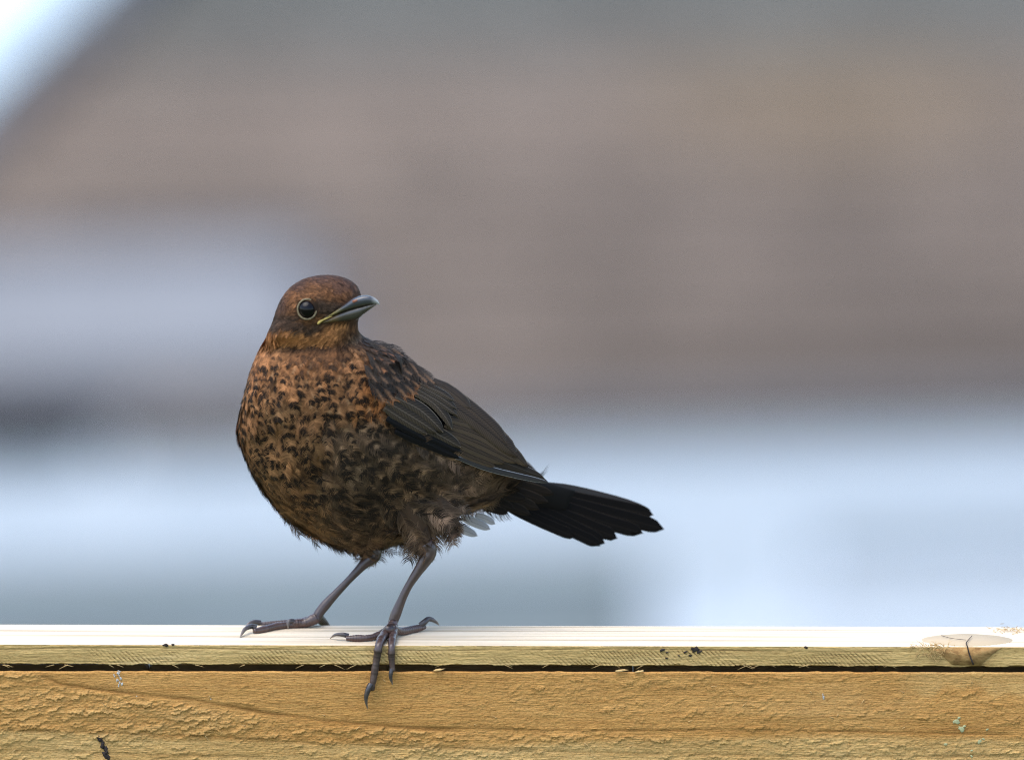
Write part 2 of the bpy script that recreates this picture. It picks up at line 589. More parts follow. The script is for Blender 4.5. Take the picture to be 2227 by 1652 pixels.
# growth-ring grooves
band = np.zeros_like(H)
for (us, vs, wdt, dep, st) in [
    ([75, 130, 260, 420, 560, 700, 900, 1050], [1462, 1488, 1505, 1522, 1548, 1566, 1584, 1592], 4.5, 0.35, 0.75),
    ([-100, 200, 420, 700, 1100, 1500, 1900, 2300], [1584, 1592, 1600, 1618, 1630, 1640, 1645, 1640], 3.5, 0.25, 0.4),
    ([900, 1200, 1500, 1800, 2100, 2300], [1582, 1588, 1586, 1588, 1594, 1596], 3.0, 0.22, 0.55),
    ([-100, 300, 700], [1630, 1640, 1652], 3, 0.2, 0.4)]:
    c = np.interp(UU, us, vs) + 3 * (fbm(X / 12, Z * 0 + 1, 3, 9) - 0.5)
    fade = np.clip((UU - us[0]) / 40, 0, 1) * np.clip((us[-1] - UU) / 120, 0, 1) * (0.35 + 0.9 * fbm(X / 16, Z / 30, 2, 31))
    gline = np.exp(-((VV - c) / wdt) ** 2) * fade
    H -= dep * gline
    band = np.maximum(band, st * gline)
band = np.maximum(band, 0.5 * np.exp(-((VV - 1583) / 5) ** 2 - ((UU - 2070) / 60) ** 2))
edge_r = np.clip((Z - (RT - 0.8)) / 0.8, 0, 1) ** 2 * 0.5 + 0.25 * np.clip((Z - (RT - 0.5)) / 0.5, 0, 1) * fbm(X / 2.2, Z * 0, 3, 60)
Yf = -(H * 1.2) + edge_r
tilt = X / 1000 * 0.0030 * -1000 * 0.4 + np.clip((Z - RT + 2.0) / 2.0, 0, 1) * 0.9 * (fbm(X / 7, X * 0, 5, 66) - 0.5)
front = np.stack([X, Yf, Z + tilt], -1)
fr = front / 1000
fr[..., 1] += -0.0004
fr[..., 2] += TOP
V = fr.reshape(-1, 3)
nR, nC = X.shape
F = grid_faces(nR, nC)
# back and ends so the rail is a real plank
bk = np.stack([np.tile(xr, 2), np.concatenate([np.full(nC, 22.0), np.full(nC, 2.0)]), np.concatenate([np.full(nC, RB), np.full(nC, RT - 0.4)]) + np.tile(xr * -0.0012, 2)], -1) / 1000
bk[:, 2] += TOP
V = np.vstack([V, bk])
o0 = nR * nC
i = np.arange(nC - 1)
topr = (nR - 1) * nC
F = np.vstack([F, np.stack([topr + i, topr + i + 1, o0 + nC + i + 1, o0 + nC + i], -1),
               np.stack([o0 + nC + i, o0 + nC + i + 1, o0 + i + 1, o0 + i], -1),
               np.stack([o0 + i, o0 + i + 1, i + 1, i], -1)])
me = np_mesh('rail', V, F)
ex = np.zeros(2 * nC)
set_f(me, np.concatenate([(np.clip(0.30 * crest * rough + 0.75 * pale + 0.5 * smooth_ur, 0, 1)).ravel(), ex]), 'tone')
set_f(me, np.concatenate([band.ravel(), ex]), 'band')
rail = link('rail', me, M_RAIL, fence)
rail['label'] = 'orange brown rough sawn rail with torn splintery face'


def rail_pt(u, v, lift=0.0):
    p = W(u, v, -0.0006)
    return p + np.array([0, -lift, 0])


# --- capping board: sawn front edge wrapped over a planed top
CT, CD = 8.7, 45.0                    # thickness and depth, mm
prof = []                             # (y, z, nrm, kind, s) from front bottom up and over
nzc = 30
for k in range(nzc + 1):
    prof.append((0.0, -CT + CT * k / nzc * 0.985, (0, -1, 0), 1.0))
for k in range(1, 6):
    a = k / 6 * math.pi / 2
    prof.append((0.35 - 0.35 * math.cos(a), -0.35 + 0.35 * math.sin(a) - 0.0, (0, -math.cos(a), math.sin(a)), 1.0 - k / 6))
for k in range(0, 41):
    prof.append((0.35 + (CD - 0.7) * k / 40, 0.0, (0, 0, 1), 0.0))
prof += [(CD, -0.6, (0, 1, 0), 0.0), (CD, -CT, (0, 1, 0), 0.5), (CD * 0.5, -CT, (0, 0, -1), 0.5), (0.6, -CT, (0, -0.7, -0.7), 1.0)]
xc = np.concatenate([np.linspace(-1250, -255, 30), np.arange(-245, 245.01, 0.34), np.linspace(255, 1250, 30)])
PY = np.array([p[0] for p in prof])
PZ = np.array([p[1] for p in prof])
PN = np.array([p[2] for p in prof], float)
PS = np.array([p[3] for p in prof])
CX, CZ = np.meshgrid(xc, PZ)
CY = np.repeat(PY[:, None], len(xc), 1)
SAW = np.repeat(PS[:, None], len(xc), 1)
isf = (np.arange(len(prof)) <= nzc)[:, None] * np.ones_like(CX)
U2 = 1113 + CX * SC / 1000
Hc = np.zeros_like(CX)
# slanted saw-tooth marks
patch = np.clip((fbm(CX / 26, CZ / 14 + 3, 3, 71) - 0.28) * 5, 0, 1)
patch *= np.clip((1960 - U2) / 60, 0.05, 1)
slope = 1.15 - 0.35 * np.sin(CX / 70)
ph = (CX + CZ * 1.05 + 0.5 * fbm(CX / 9, CZ / 6, 2, 14) + 14 * fbm(CX / 60, CZ * 0, 2, 15)) / 2.0
tooth = np.abs((ph % 1.0) - 0.5) * 2
groove = np.clip((0.30 - tooth) / 0.30, 0, 1) * np.clip(fbm(CX / 4 + CZ, CZ / 3, 2, 41) * 2.2 - 0.45, 0, 1)
lower = np.clip((-2.0 - CZ) / 0.5, 0, 1)
Hc -= isf * patch * groove * (0.42 * lower + 0.15)
ph2 = (CX * 0.35 + CZ * 2.6 + 2.5 * fbm(CX / 7, CZ / 4, 3, 5)) / 2.2
Hc += isf * 0.20 * np.clip(fbm(CX / 3.2, CZ / 0.6, 3, 55) - 0.45, 0, 1) * 2.0
Hc += isf * 0.28 * (fbm(CX / 24, CZ / 2.2, 4, 6) - 0.5)
step_z = -1.9 + 0.5 * np.sin(CX / 33) + 0.7 * (fbm(CX / 20, CX * 0, 3, 23) - 0.5)
ledge = np.exp(-((CZ - step_z) / 0.22) ** 2) * np.clip((2000 - U2) / 60, 0, 1) * (0.4 + 0.6 * fbm(CX / 30, CX * 0 + 4, 2, 3))
Hc -= isf * 0.35 * ledge
low_z = -CT + 0.9 + 0.5 * (fbm(CX / 13, CX * 0 + 2, 3, 93) - 0.5)
low_g = np.exp(-((CZ - low_z) / 0.2) ** 2) * np.clip(fbm(CX / 18, CX * 0 + 7, 2, 13) * 1.6 - 0.4, 0, 1)
Hc -= isf * 0.4 * low_g
bandc = isf * np.maximum(0.75 * ledge, np.maximum(0.85 * patch * groove * (0.35 + 0.65 * lower), 0.6 * low_g))
# ragged lower arris
rag = np.clip((-CT + 1.1 - CZ) / 1.1, 0, 1) * isf
CZ = CZ + rag * (1.8 * (fbm(CX / 6, CX * 0 + 9, 5, 77) - 0.42))
# planed top: faint grain lines
ist = (np.abs(PN[:, 2] - 1) < 1e-6)[:, None] * np.ones_like(CX)
tl = np.zeros_like(CX)
for k in range(30):
    y0 = rng.uniform(2, 44)
    x0 = rng.uniform(-240, 240)
    ln = rng.uniform(25, 120)
    yl = y0 + 1.2 * np.sin(CX / 90 + k) + 0.6 * (fbm(CX / 20, CX * 0 + k, 2, k) - 0.5)
    tl = np.maximum(tl, np.exp(-((CY - yl) / 0.7) ** 2) * np.clip(1 - ((CX - x0) / ln) ** 2, 0, 1) * rng.uniform(0.35, 0.9))
Hc -= ist * 0.18 * tl
bandc = np.maximum(bandc, ist * 0.95 * tl)
# knot bulge and torn patch at the right end
KX = (2105 - 1113) / SC * 1000
kd = ((CX - KX) / 20) ** 2
bandc = np.maximum(bandc, isf * 0.45 * np.exp(-((CX - (KX - 12)) / 6) ** 2) * fbm(CX / 3, CZ / 3, 3, 9))
bandc = np.maximum(bandc, isf * 0.75 * np.exp(-((CX - (KX + 1)) / 12) ** 4) * np.clip(fbm(CX / 5, CZ / 4, 3, 19) * 1.5 - 0.15, 0, 1))
torn = ist * np.clip(1 - ((CX - (KX + 21)) / 9) ** 2 - ((CY - 38) / 9) ** 2, 0, 1)
Hc -= torn * 0.8 * fbm(CX / 1.5, CY / 1.5, 3, 3)
bandc = np.maximum(bandc, 0.7 * torn * np.clip(fbm(CX / 2.2, CY / 4, 3, 7) * 2 - 0.6, 0, 1))
tz = -CX * 0.0026
P = np.stack([CX + 0 * CX, CY + Hc * PN[:, 1][:, None], CZ + Hc * PN[:, 2][:, None] + tz], -1) / 1000
P[..., 2] += TOP
npf, ncx = CX.shape
F = grid_faces(npf, ncx)
i = np.arange(ncx - 1)
F = np.vstack([F, np.stack([(npf - 1) * ncx + i, (npf - 1) * ncx + i + 1, i + 1, i], -1)])
me = np_mesh('capping_board', P.reshape(-1, 3), F)
set_f(me, SAW.ravel(), 'sawn')
set_f(me, np.clip(bandc, 0, 1).ravel(), 'band')
cap = link('capping_board', me, M_CAP, fence)
cap['label'] = 'pale planed capping board with a greenish saw marked front edge'

# --- knot let into the cap, with its crack
kz = TOP - KX * 0.0026 / 1000
n1 = 40
kv, kf = [], []
for j in range(n1):
    a = 2 * math.pi * j / n1
    kv.append((0.0200 * math.copysign(abs(math.cos(a)) ** 1.35, math.cos(a)), 0.0150 + 0.0142 * math.sin(a), 0.00012))
kv.append((0.0, 0.014, 0.0003))
kf = [(j, (j + 1) % n1, n1) for j in range(n1)]
for j in range(n1):
    x_, y_, z_ = kv[j]
    kv.append((x_ * 1.03, 0.0165 + (y_ - 0.0165) * 1.03, -0.0006))
kf += [(n1 + 1 + j, n1 + 1 + (j + 1) % n1, (j + 1) % n1, j) for j in range(n1)]
me = np_mesh('knot', np.array(kv), kf)
kn = link('knot', me, M_KNOT, cap)
kn.location = (KX / 1000, 0, kz)
# the knot's brown heart where it is cut by the sawn edge
t = NT('knot_heart', 0.8, 0.15)
nzk = t.noise(t.coords((180, 180, 300)), 1.0, 4, 0.65)
t.color(t.ramp(nzk, [(0.32, (0.14, 0.07, 0.024)), (0.52, (0.34, 0.19, 0.068)), (0.72, (0.43, 0.27, 0.11))]))
t.bump(nzk, 0.8, 0.0008)
outl = [(-15.5, -0.6), (-8, -0.25), (0, -0.2), (8, -0.25), (14, -0.6), (11, -3.2), (7.5, -6.0), (4.5, -8.2), (-2, -8.3), (-7, -7.6), (-10.5, -5.2), (-13.5, -2.8)]
ko = [(a + rng.normal(0, 0.5), b + rng.normal(0, 0.2)) for a, b in outl]
kv = [((KX + a) / 1000, -0.00032, kz + b / 1000) for a, b in ko] + [((KX + a * 1.06) / 1000, 0.0004, kz + b / 1000) for a, b in ko] + [(KX / 1000, -0.00048, kz - 0.0042)]
nk = len(ko)
kf = [(j, (j + 1) % nk, 2 * nk) for j in range(nk)] + [(j, nk + j, nk + (j + 1) % nk, (j + 1) % nk) for j in range(nk)]
link('knot', np_mesh('knot', np.array(kv), kf), t.m, cap)
cp = spline([(KX + 2.5, 20, 1.0), (KX + 0.5, 11, 1.0), (KX - 0.8, 4, 0.9), (KX - 0.5, 0.0, 0.4), (KX + 0.4, -0.5, -3), (KX + 2.2, -0.5, -7.8)], 24)
V, F = tube(np.array(cp) / 1000 + np.array([0, 0, kz]), np.full(24, 0.00024) * np.linspace(0.5, 1.5, 24), 6)
link('crack', np_mesh('crack', V, F), M_DIRT, cap)
cp = spline([(KX - 0.5, 11, 0.9), (KX - 7, 15, 0.9), (KX - 11, 22, 0.7)], 12)
V, F = tube(np.array(cp) / 1000 + np.array([0, 0, kz]), np.full(12, 0.00011), 6)
link('crack', np_mesh('crack', V, F), M_DIRT, cap)


def strands(name, specs, mat, parent):
    Vs, Fs, o = [], [], 0
    for pts, r in specs:
        V, F = tube(pts, r, 4)
        Vs.append(V)
        Fs += [tuple(i + o for i in f) for f in F]
        o += len(V)
    ob = link(name, np_mesh(name, np.vstack(Vs), Fs), mat, parent)
    ob['kind'] = 'stuff'
    return ob


sp = []
for k in range(150):
    bx = KX - 15 + rng.normal(0, 4.0)
    onf = rng.random() < 0.55
    p0 = np.array([bx, -0.1 if onf else rng.uniform(0.3, 5), -rng.uniform(0, 5) if onf else 0.1])
    d = np.array([rng.normal(0, 1.0), -rng.uniform(0.0, 0.7), rng.normal(0.1, 0.8)])
    d /= np.linalg.norm(d)
    L = rng.uniform(0.8, 3.2)
    cv = rng.normal(0, 0.5, 3)
    pts = np.array([p0 + d * L * s + cv * L * s * s * 0.6 for s in np.linspace(0, 1, 5)])
    pts[:, 1] = np.minimum(pts[:, 1], np.where(pts[:, 2] < 0, -0.12, pts[:, 1]))
    sp.append((pts / 1000 + np.array([0, 0, kz]), np.linspace(0.00013, 0.00004, 5)))
for k in range(60):
    p0 = np.array([KX + 21 + rng.normal(0, 5), 38 + rng.normal(0, 4), 0])
    d = np.array([rng.normal(0, 1), rng.normal(0, 0.6), rng.uniform(0, 0.8)])
    sp.append((np.array([p0 + d * s * rng.uniform(0.6, 1.8) for s in np.linspace(0, 1, 4)]) / 1000 + np.array([0, 0, kz]), np.linspace(0.00016, 0.00005, 4)))
strands('torn_fibres', sp, M_CHIP, cap)
# splinters hanging into the gap and on the rail
sp = []
for k in range(70):
    x0 = rng.uniform(-235, 235)
    L = rng.uniform(1.5, 6)
    if k < 38:
        p0 = np.array([x0, 0.2, -CT + 0.1]); d = np.array([rng.choice([-1, 1]) * 0.9, -0.05, -rng.uniform(0.1, 0.45)])
    else:
        p0 = np.array([x0, -0.7, RT - rng.uniform(1, 40)]); d = np.array([rng.choice([-1, 1]), -rng.uniform(0.1, 0.5), rng.normal(0, 0.7)]); L *= 0.5
    pts = np.array([p0 + d * L * s + np.array([0, 0, -0.3 * s * s]) for s in np.linspace(0, 1, 5)])
    sp.append((pts / 1000 + np.array([0, 0, TOP]), np.linspace(0.00022, 0.00005, 5)))
strands('splinters', sp, M_CHIP, rail)


def crumb(name, cx, cz, sx, sz, th, mat, parent, ang=0.0, n=14, y0=-0.0006, top=False):
    """small irregular blob stuck to a face: lumpy low dome"""
    V, F = [], []
    rads = 1 + 0.35 * rng.uniform(-1, 1, n)
    for ring, (rr, hh) in enumerate([(1.0, -0.35), (0.8, 0.55), (0.42, 0.95)]):
        for j in range(n):
            a = 2 * math.pi * j / n
            lx, lz = sx * rr * rads[j] * math.cos(a), sz * rr * rads[j] * math.sin(a)
            x_ = lx * math.cos(ang) - lz * math.sin(ang)
            z_ = lx * math.sin(ang) + lz * math.cos(ang)
            V.append((cx + x_, y0 - th * hh * (0.7 + 0.6 * rng.random()), cz + z_))
    V.append((cx, y0 - th, cz))
    F = [tuple(f) for f in grid_faces(3, n, True)] + [(2 * n + j, 2 * n + (j + 1) % n, 3 * n) for j in range(n)]
    return link(name, np_mesh(name, np.array(V), F), mat, parent)


def px(u, v, y=-0.0006):
    p = W(u, v, y)
    return p[0], p[2]


x_, z_ = px(226, 1622)
for k in range(11):
    q = k / 10
    a_, b_ = px(217 + 20 * q + rng.normal(0, 2.0), 1603 + 46 * q)
    crumb('bark_crumb', a_, b_, rng.uniform(0.0004, 0.0011), rng.uniform(0.0007, 0.0017), rng.uniform(0.0003, 0.0009), M_DIRT, rail, rng.uniform(-0.3, 0.9))
for (u, v, sx, sz) in [(257, 1463, .0008, .0007), (262, 1474, .0006, .0010), (265, 1486, .0005, .0009), (1790, 1515, .0005, .0013), (1789, 1509, .0003, .0006), (297, 1513, .0003, .0003), (458, 1519, .0004, .0004)] + [(258 + rng.normal(0, 3.5), 1478 + rng.normal(0, 11), .00035, .0005) for _ in range(16)]:
    a_, b_ = px(u, v)
    crumb('dried_dropping', a_, b_, sx * 0.8, sz * 0.8, 0.00010, M_DROP, rail, rng.uniform(-.3, .3))
for (u, v, s) in [(2079, 1568, .0016), (2085, 1560, .0009), (2090, 1584, .0017), (2096, 1578, .0009), (2130, 1611, .0014), (2138, 1606, .0008), (2055, 1617, .0010), (2112, 1631, .0007), (2112, 1643, .0008), (2146, 1585, .0007)]:
    a_, b_ = px(u, v)
    crumb('lichen', a_, b_, s * 0.85, s * 0.6, 0.00016, M_LICHEN, rail, rng.uniform(-1, 1))
for (u, v, s) in [(1440, 1413, .0011), (1450, 1418, .0006), (1490, 1417, .0009), (1512, 1411, .0020), (1520, 1417, .0012), (1500, 1425, .0008), (1476, 1425, .0006), (360, 1402, .0012), (376, 1401, .0008), (1449, 1430, .0006), (2752 - 1000, 1407, .0008)]:
    a_, b_ = px(u, v, -0.0002)
    crumb('dirt_speck', a_, b_, s, s * 0.6, 0.0004, M_DIRT, cap, rng.uniform(-.5, .5), y0=-0.0001)
for k, (u, v, s) in enumerate([(1350, 1457, .003), (1700 - 340 + 30, 1459, .0022), (700 + 254, 1456, .0025)]):
    a_, b_ = px(u, v)
    crumb('wood_chip', a_, b_, s, 0.0005, 0.0008, M_CHIP, rail, 0.15)

# the rest of the fence: upright slats behind the rail, lower rail and posts
def box(name, x0, x1, y0, y1, z0, z1, mat, parent, bev=0.002):
    bm = bmesh.new()
    bmesh.ops.create_cube(bm, size=1)
    for vv in bm.verts:
        vv.co = Vector(((x0 + x1) / 2 + vv.co.x * (x1 - x0), (y0 + y1) / 2 + vv.co.y * (y1 - y0), (z0 + z1) / 2 + vv.co.z * (z1 - z0)))
    if bev:
        bmesh.ops.bevel(bm, geom=bm.edges[:], offset=bev, segments=1, affect='EDGES')
    me = bpy.data.meshes.new(name)
    bm.to_mesh(me)
    bm.free()
    return link(name, me, mat, parent, smooth=False)


slat0 = None
for k in range(-11, 12):
    if slat0 is None:
        slat0 = box('slat', -0.0534, 0.0534, 0.0225, 0.036, 0.03, TOP - 0.0125, M_SLAT, None)
        so = slat0
    else:
        so = slat0.copy()
        COL.objects.link(so)
    so.parent = fence
    so.matrix_parent_inverse = Matrix.Translation(fence.location).inverted()
    so.location = (k * 0.107, 0, rng.uniform(-0.0015, 0.0))
box('lower_rail', -1.25, 1.25, -0.0004, 0.0218, 0.25, 0.335, M_SLAT, fence)
for xx in (-1.31, 1.31):
    box('post', xx - 0.045, xx + 0.045, -0.02, 0.07, -0.3, TOP + 0.02, M_SLAT, fence, 0.004)

# ================================================================== HOUSES DOWN THE SLOPE (far out of focus)
M_TILE = NT('clay_roof_tile', 0.7, 0.3)
at = M_TILE.n('ShaderNodeAttribute', attribute_name='Col')
nz = M_TILE.noise(M_TILE.coords(), 14, 5, 0.7)
M_TILE.color(M_TILE.mix(M_TILE.math('MULTIPLY', nz, 0.7), at.outputs['Color'], M_TILE.mix(1.0, at.outputs['Color'], (0.55, 0.6, 0.6), 'MULTIPLY')))
M_TILE = M_TILE.m
M_UPVC = simple('white_fascia_paint', (0.88, 0.88, 0.89), 0.35, 0.5, 0.03, 3)
M_RENDER = simple('white_render', (0.85, 0.85, 0.84), 0.85, 0.2, 0.05, 2)
M_GUTTER = simple('grey_gutter', (0.085, 0.085, 0.09), 0.4, 0.4, 0.1, 5)
M_PANE = simple('window_glass_with_nets', (0.30, 0.32, 0.31), 0.12, 0.5, 0.1, 2)
M_SKYL = simple('pale_rooflight_sheet', (0.165, 0.17, 0.175), 0.4, 0.5, 0.1, 2)
M_DARKM = simple('dark_vent_metal', (0.018, 0.016, 0.018), 0.6, 0.3, 0.2, 5)
M_SLATE = simple('slate_roof', (0.10, 0.10, 0.11), 0.7, 0.3, 0.25, 4)
M_DOOR = simple('green_door_paint', (0.05, 0.10, 0.08), 0.4, 0.4, 0.1, 3)

P0 = CAM + ray(1113, 905) * 30.0
GZ0 = -5.3
YAW = R(9)
house = empty('bungalow', (P0[0], P0[1], GZ0), YAW)
tag(house, 'low bungalow with brown tiled hipped roof and white fascia down the slope', 'house')
E = P0[2] - GZ0
MPX = 30.0 / DIST / SC
XL, XR, DEP = -2.24, 9.0, 6.4
PIT = R(35)


def lbox(name, x0, x1, y0, y1, z0, z1, mat, parent, bev=0.004):
    return box(name, x0, x1, y0, y1, z0, z1, mat, parent, bev)


# walls
wy = 0.12
def part_mesh(name, V, F, mat, parent):
    o = link(name, np_mesh(name, np.array(V, float), F), mat, parent, smooth=False)
    return o


hb = lbox('wall', XL + 0.45, XR - 0.45, wy, DEP - wy, -0.3, E - 0.30, M_RENDER, house, 0)
h2 = DEP / 2
rz2 = E + h2 * math.tan(PIT)
roof = part_mesh('roof', [(XL, 0, E), (XR, 0, E), (XR, DEP, E), (XL, DEP, E), (XL + h2, h2, rz2), (XR - h2, h2, rz2),
                          (XL, 0, E - .04), (XR, 0, E - .04), (XR, DEP, E - .04), (XL, DEP, E - .04)],
                 [(0, 1, 5, 4), (1, 2, 5), (2, 3, 4, 5), (9, 8, 7, 6), (0, 6, 7, 1), (1, 7, 8, 2), (2, 8, 9, 3), (3, 9, 6, 0)], M_SLATE, house)
# tiles on the visible slope and the hip end
TV, TF, TC = [], [], []
expo, tw = 0.145, 0.165
sl = h2 / math.cos(PIT)
sx0, sx1 = -1.75, -0.50               # rooflight opening in X
ss0, ss1 = 0.13, 0.60
for r in range(int(sl / expo)):
    course = random.uniform(0.84, 1.10)
    s0 = r * expo - 0.02
    ymid = (s0 + expo / 2) * math.cos(PIT)
    xa, xb = XL + ymid, XR - ymid
    k0 = int(math.floor((xa - XL) / tw))
    for k in range(k0, int((xb - XL) / tw) + 1):
        x0 = XL + k * tw + (tw / 2 if r % 2 else 0)
        x1 = x0 + tw - 0.006
        if x0 < xa - 0.03 or x1 > xb + 0.03:
            continue
        if x1 > sx0 - 0.02 and x0 < sx1 + 0.02 and s0 + expo > ss0 and s0 < ss1:
            continue
        lift = 0.022 + random.uniform(-0.003, 0.004)
        b = len(TV)
        for (xx, ssv, hh) in ((x0, s0, lift), (x1, s0, lift), (x1, s0 + expo + 0.03, 0.006), (x0, s0 + expo + 0.03, 0.006),
                              (x0, s0, lift - 0.014), (x1, s0, lift - 0.014)):
            TV.append((xx, ssv * math.cos(PIT) - hh * math.sin(PIT), E + ssv * math.sin(PIT) + hh * math.cos(PIT)))
        TF += [(b, b + 1, b + 2, b + 3), (b + 4, b + 5, b + 1, b), (b + 4, b, b + 3), (b + 1, b + 5, b + 2)]
        # weathering: tan lichen high on the right, greyer towards the ridge
        nx, ny = (x0 + 3) * 0.9, s0 * 1.4
        n_ = float(fbm(np.array(nx * 0.3), np.array(ny * 2.0), 3, 88))
        base = np.array([0.172, 0.128, 0.096])
        base = base * (0.75 + 0.5 * n_) * random.uniform(0.8, 1.2) * course
        eave_dark = max(0.0, 1 - s0 / 0.55) * min(1.0, max(0.25, (x0 + 0.6) / 1.2))   # tiles darken towards the eaves, more so on the right
        base = base * (1 - 0.50 * eave_dark)
        tan = max(0, 1 - ((x0 - 0.95) / 0.7) ** 2 - ((s0 - 1.12) / 0.35) ** 2)
        base = base * (1 - 0.6 * tan) + np.array([0.185, 0.125, 0.066]) * 0.6 * tan
        gry = min(1, max(0, (s0 - 1.18) / 0.25))
        base = base * (1 - gry) + np.array([0.108, 0.104, 0.088]) * gry * random.uniform(0.85, 1.15)
        TC += [base] * 6
me = np_mesh('roof_tiles', np.array(TV), TF)
set_col(me, np.array(TC))
rt = link('roof_tiles', me, M_TILE, roof, smooth=False)
rt['kind'] = 'stuff'
t = NT('zinc_hip_sheet', 0.22, 0.5)
t.b.inputs['Metallic'].default_value = 1.0
t.color(t.ramp(t.noise(t.coords(), 3, 3), [(0.3, (0.97, 0.89, 0.84)), (0.7, (1.0, 0.93, 0.88))]))
part_mesh('hip_slope', [(XL, DEP, E), (XL, 0, E), (XL + h2, h2, rz2)], [(0, 1, 2)], t.m, roof)
# hip ridge tiles
for k in range(22):
    a, b = k / 22, (k + 1.12) / 22
    pa = np.array([XL + h2 * a, h2 * a, E + (rz2 - E) * a + 0.03])
    pb = np.array([XL + h2 * b, h2 * b, E + (rz2 - E) * b + 0.015])
    V, F = tube([pa, pb], [0.075, 0.07], 8)
    o = link('ridge_tile', np_mesh('ridge_tile', V, F), M_SLATE, roof)
# rooflight
cs, sn = math.cos(PIT), math.sin(PIT)


def slope_box(name, x0, x1, s0, s1, h0, h1, mat, parent):
    V = []
    for h in (h0, h1):
        for (x, s) in ((x0, s0), (x1, s0), (x1, s1), (x0, s1)):
            V.append((x, s * cs - h * sn, E + s * sn + h * cs))
    return part_mesh(name, V, [(3, 2, 1, 0), (4, 5, 6, 7), (0, 1, 5, 4), (1, 2, 6, 5), (2, 3, 7, 6), (3, 0, 4, 7)], mat, parent)


rl = slope_box('rooflight', sx0, sx1, ss0, ss1, 0.0, 0.05, M_SKYL, roof)
for k in range(3):
    w_ = (sx1 - sx0 - 0.06) / 3
    slope_box('pane', sx0 + 0.03 + k * w_, sx0 + 0.03 + (k + 1) * w_ - 0.02, ss0 + 0.03, ss1 - 0.03, 0.051, 0.057, M_SKYL, roof)
slope_box('flashing', sx0 - 0.3, -1.00, 0.0, ss0 - 0.005, 0.024, 0.034, M_DARKM, roof)
lbox('eaves_vent', XL + 0.05, -1.12, -0.075, -0.025, E - 0.075, E + 0.06, M_DARKM, house)
# gutter and fascia
V, F = tube([(-1.05, -0.052, E - 0.03), (XR + 0.05, -0.052, E - 0.03)], [0.047, 0.047], 14)
link('gutter', np_mesh('gutter', V, F), M_GUTTER, house)
lbox('fascia', XL, XR, -0.004, 0.02, E - 0.315, E - 0.043, M_UPVC, house)
lbox('soffit', XL, XR, 0.022, wy + 0.02, E - 0.318, E - 0.298, M_UPVC, house)


def hz(v, yoff=wy):
    """house-local height seen at photo height v on the wall"""
    return E - ((v - 905) * MPX + yoff * math.sin(PITCH)) / math.cos(PITCH)


def hx(u):
    return (u - 1113) * MPX


M_PANE2 = simple('pale_blind_behind_glass', (0.42, 0.43, 0.42), 0.12, 0.5, 0.1, 2)


def window(x0, x1, z0, z1, mull, pm=None):
    f = lbox('window', x0 - 0.06, x1 + 0.06, wy - 0.035, wy - 0.003, z0 - 0.06, z1 + 0.06, M_UPVC, house)
    n = mull + 1
    w_ = (x1 - x0 - 0.05 * mull) / n
    for k in range(n):
        a = x0 + k * (w_ + 0.05)
        lbox('pane', a, a + w_, wy - 0.042, wy - 0.037, z0, z1, pm or M_PANE, f, 0)
    lbox('sill', x0 - 0.1, x1 + 0.1, wy - 0.12, wy - 0.036, z0 - 0.11, z0 - 0.065, M_UPVC, f)


window(XL + 0.75, hx(1430), E - 1.5, hz(1205), 0)
window(hx(1790), hx(1790) + 1.2, hz(1262), hz(1165), 0, M_PANE2)
window(4.2, 6.0, E - 1.5, E - 0.42, 1)
dr = lbox('door', 2.55, 3.45, wy - 0.05, wy - 0.003, 0.0, 2.05, M_DOOR, house)
lbox('door_handle', 2.62, 2.66, wy - 0.09, wy - 0.052, 0.95, 1.1, M_GUTTER, dr)

# pale slab added before the bungalow to bounce light onto its wall
pt = part_mesh('bounce_slab', [(-9, -7, 0.03), (14, -7, 0.03), (14, 0.1, 0.03), (-9, 0.1, 0.03), (-9, -7, -0.3), (14, -7, -0.3), (14, 0.1, -0.3), (-9, 0.1, -0.3)],
               [(0, 1, 2, 3), (4, 5, 1, 0), (5, 6, 2, 1), (6, 7, 3, 2), (7, 4, 0, 3)], simple('pale_bounce_slab', (0.42, 0.41, 0.39), 0.8, 0.2, 0.15, 3), None)
pt.location = house.location
pt.rotation_euler = house.rotation_euler
tag(pt, kind='structure')

# ================================================================== THE BIRD
bird = empty('blackbird', (W(775, 1385, 0.033)[0], 0.033, TOP))
tag(bird, 'young brown speckled blackbird perched on the fence top, head turned back over its shoulder', 'bird')
MM = 0.001


def axis_y(u):
    """depth of the body axis, mm: breast towards the viewer, tail away"""
    return 33 + (u - 775) / 4.947 * 0.85


def ring(lo, hi, yc, b, m=40, pw=2.0):
    A = W(lo[0], lo[1], yc * MM)
    B = W(hi[0], hi[1], yc * MM)
    c, h = (A + B) / 2, (B - A) / 2
    th = np.linspace(0, 2 * np.pi, m, endpoint=False)
    ct, st = np.cos(th), np.sin(th)
    ct = np.sign(ct) * np.abs(ct) ** (2 / pw)
    st = np.sign(st) * np.abs(st) ** (2 / pw)
    return c + ct[:, None] * h + st[:, None] * FWD * b * MM


def multi(rows, n, pw=2.0):
    """rows: (ulo,vlo,uhi,vhi,yc,b) -> smooth loft"""
    Rw = spline(np.array(rows, float), n)
    return loft([ring((r[0], r[1]), (r[2], r[3]), r[4], max(r[5], 0.3), 40, pw) for r in Rw])


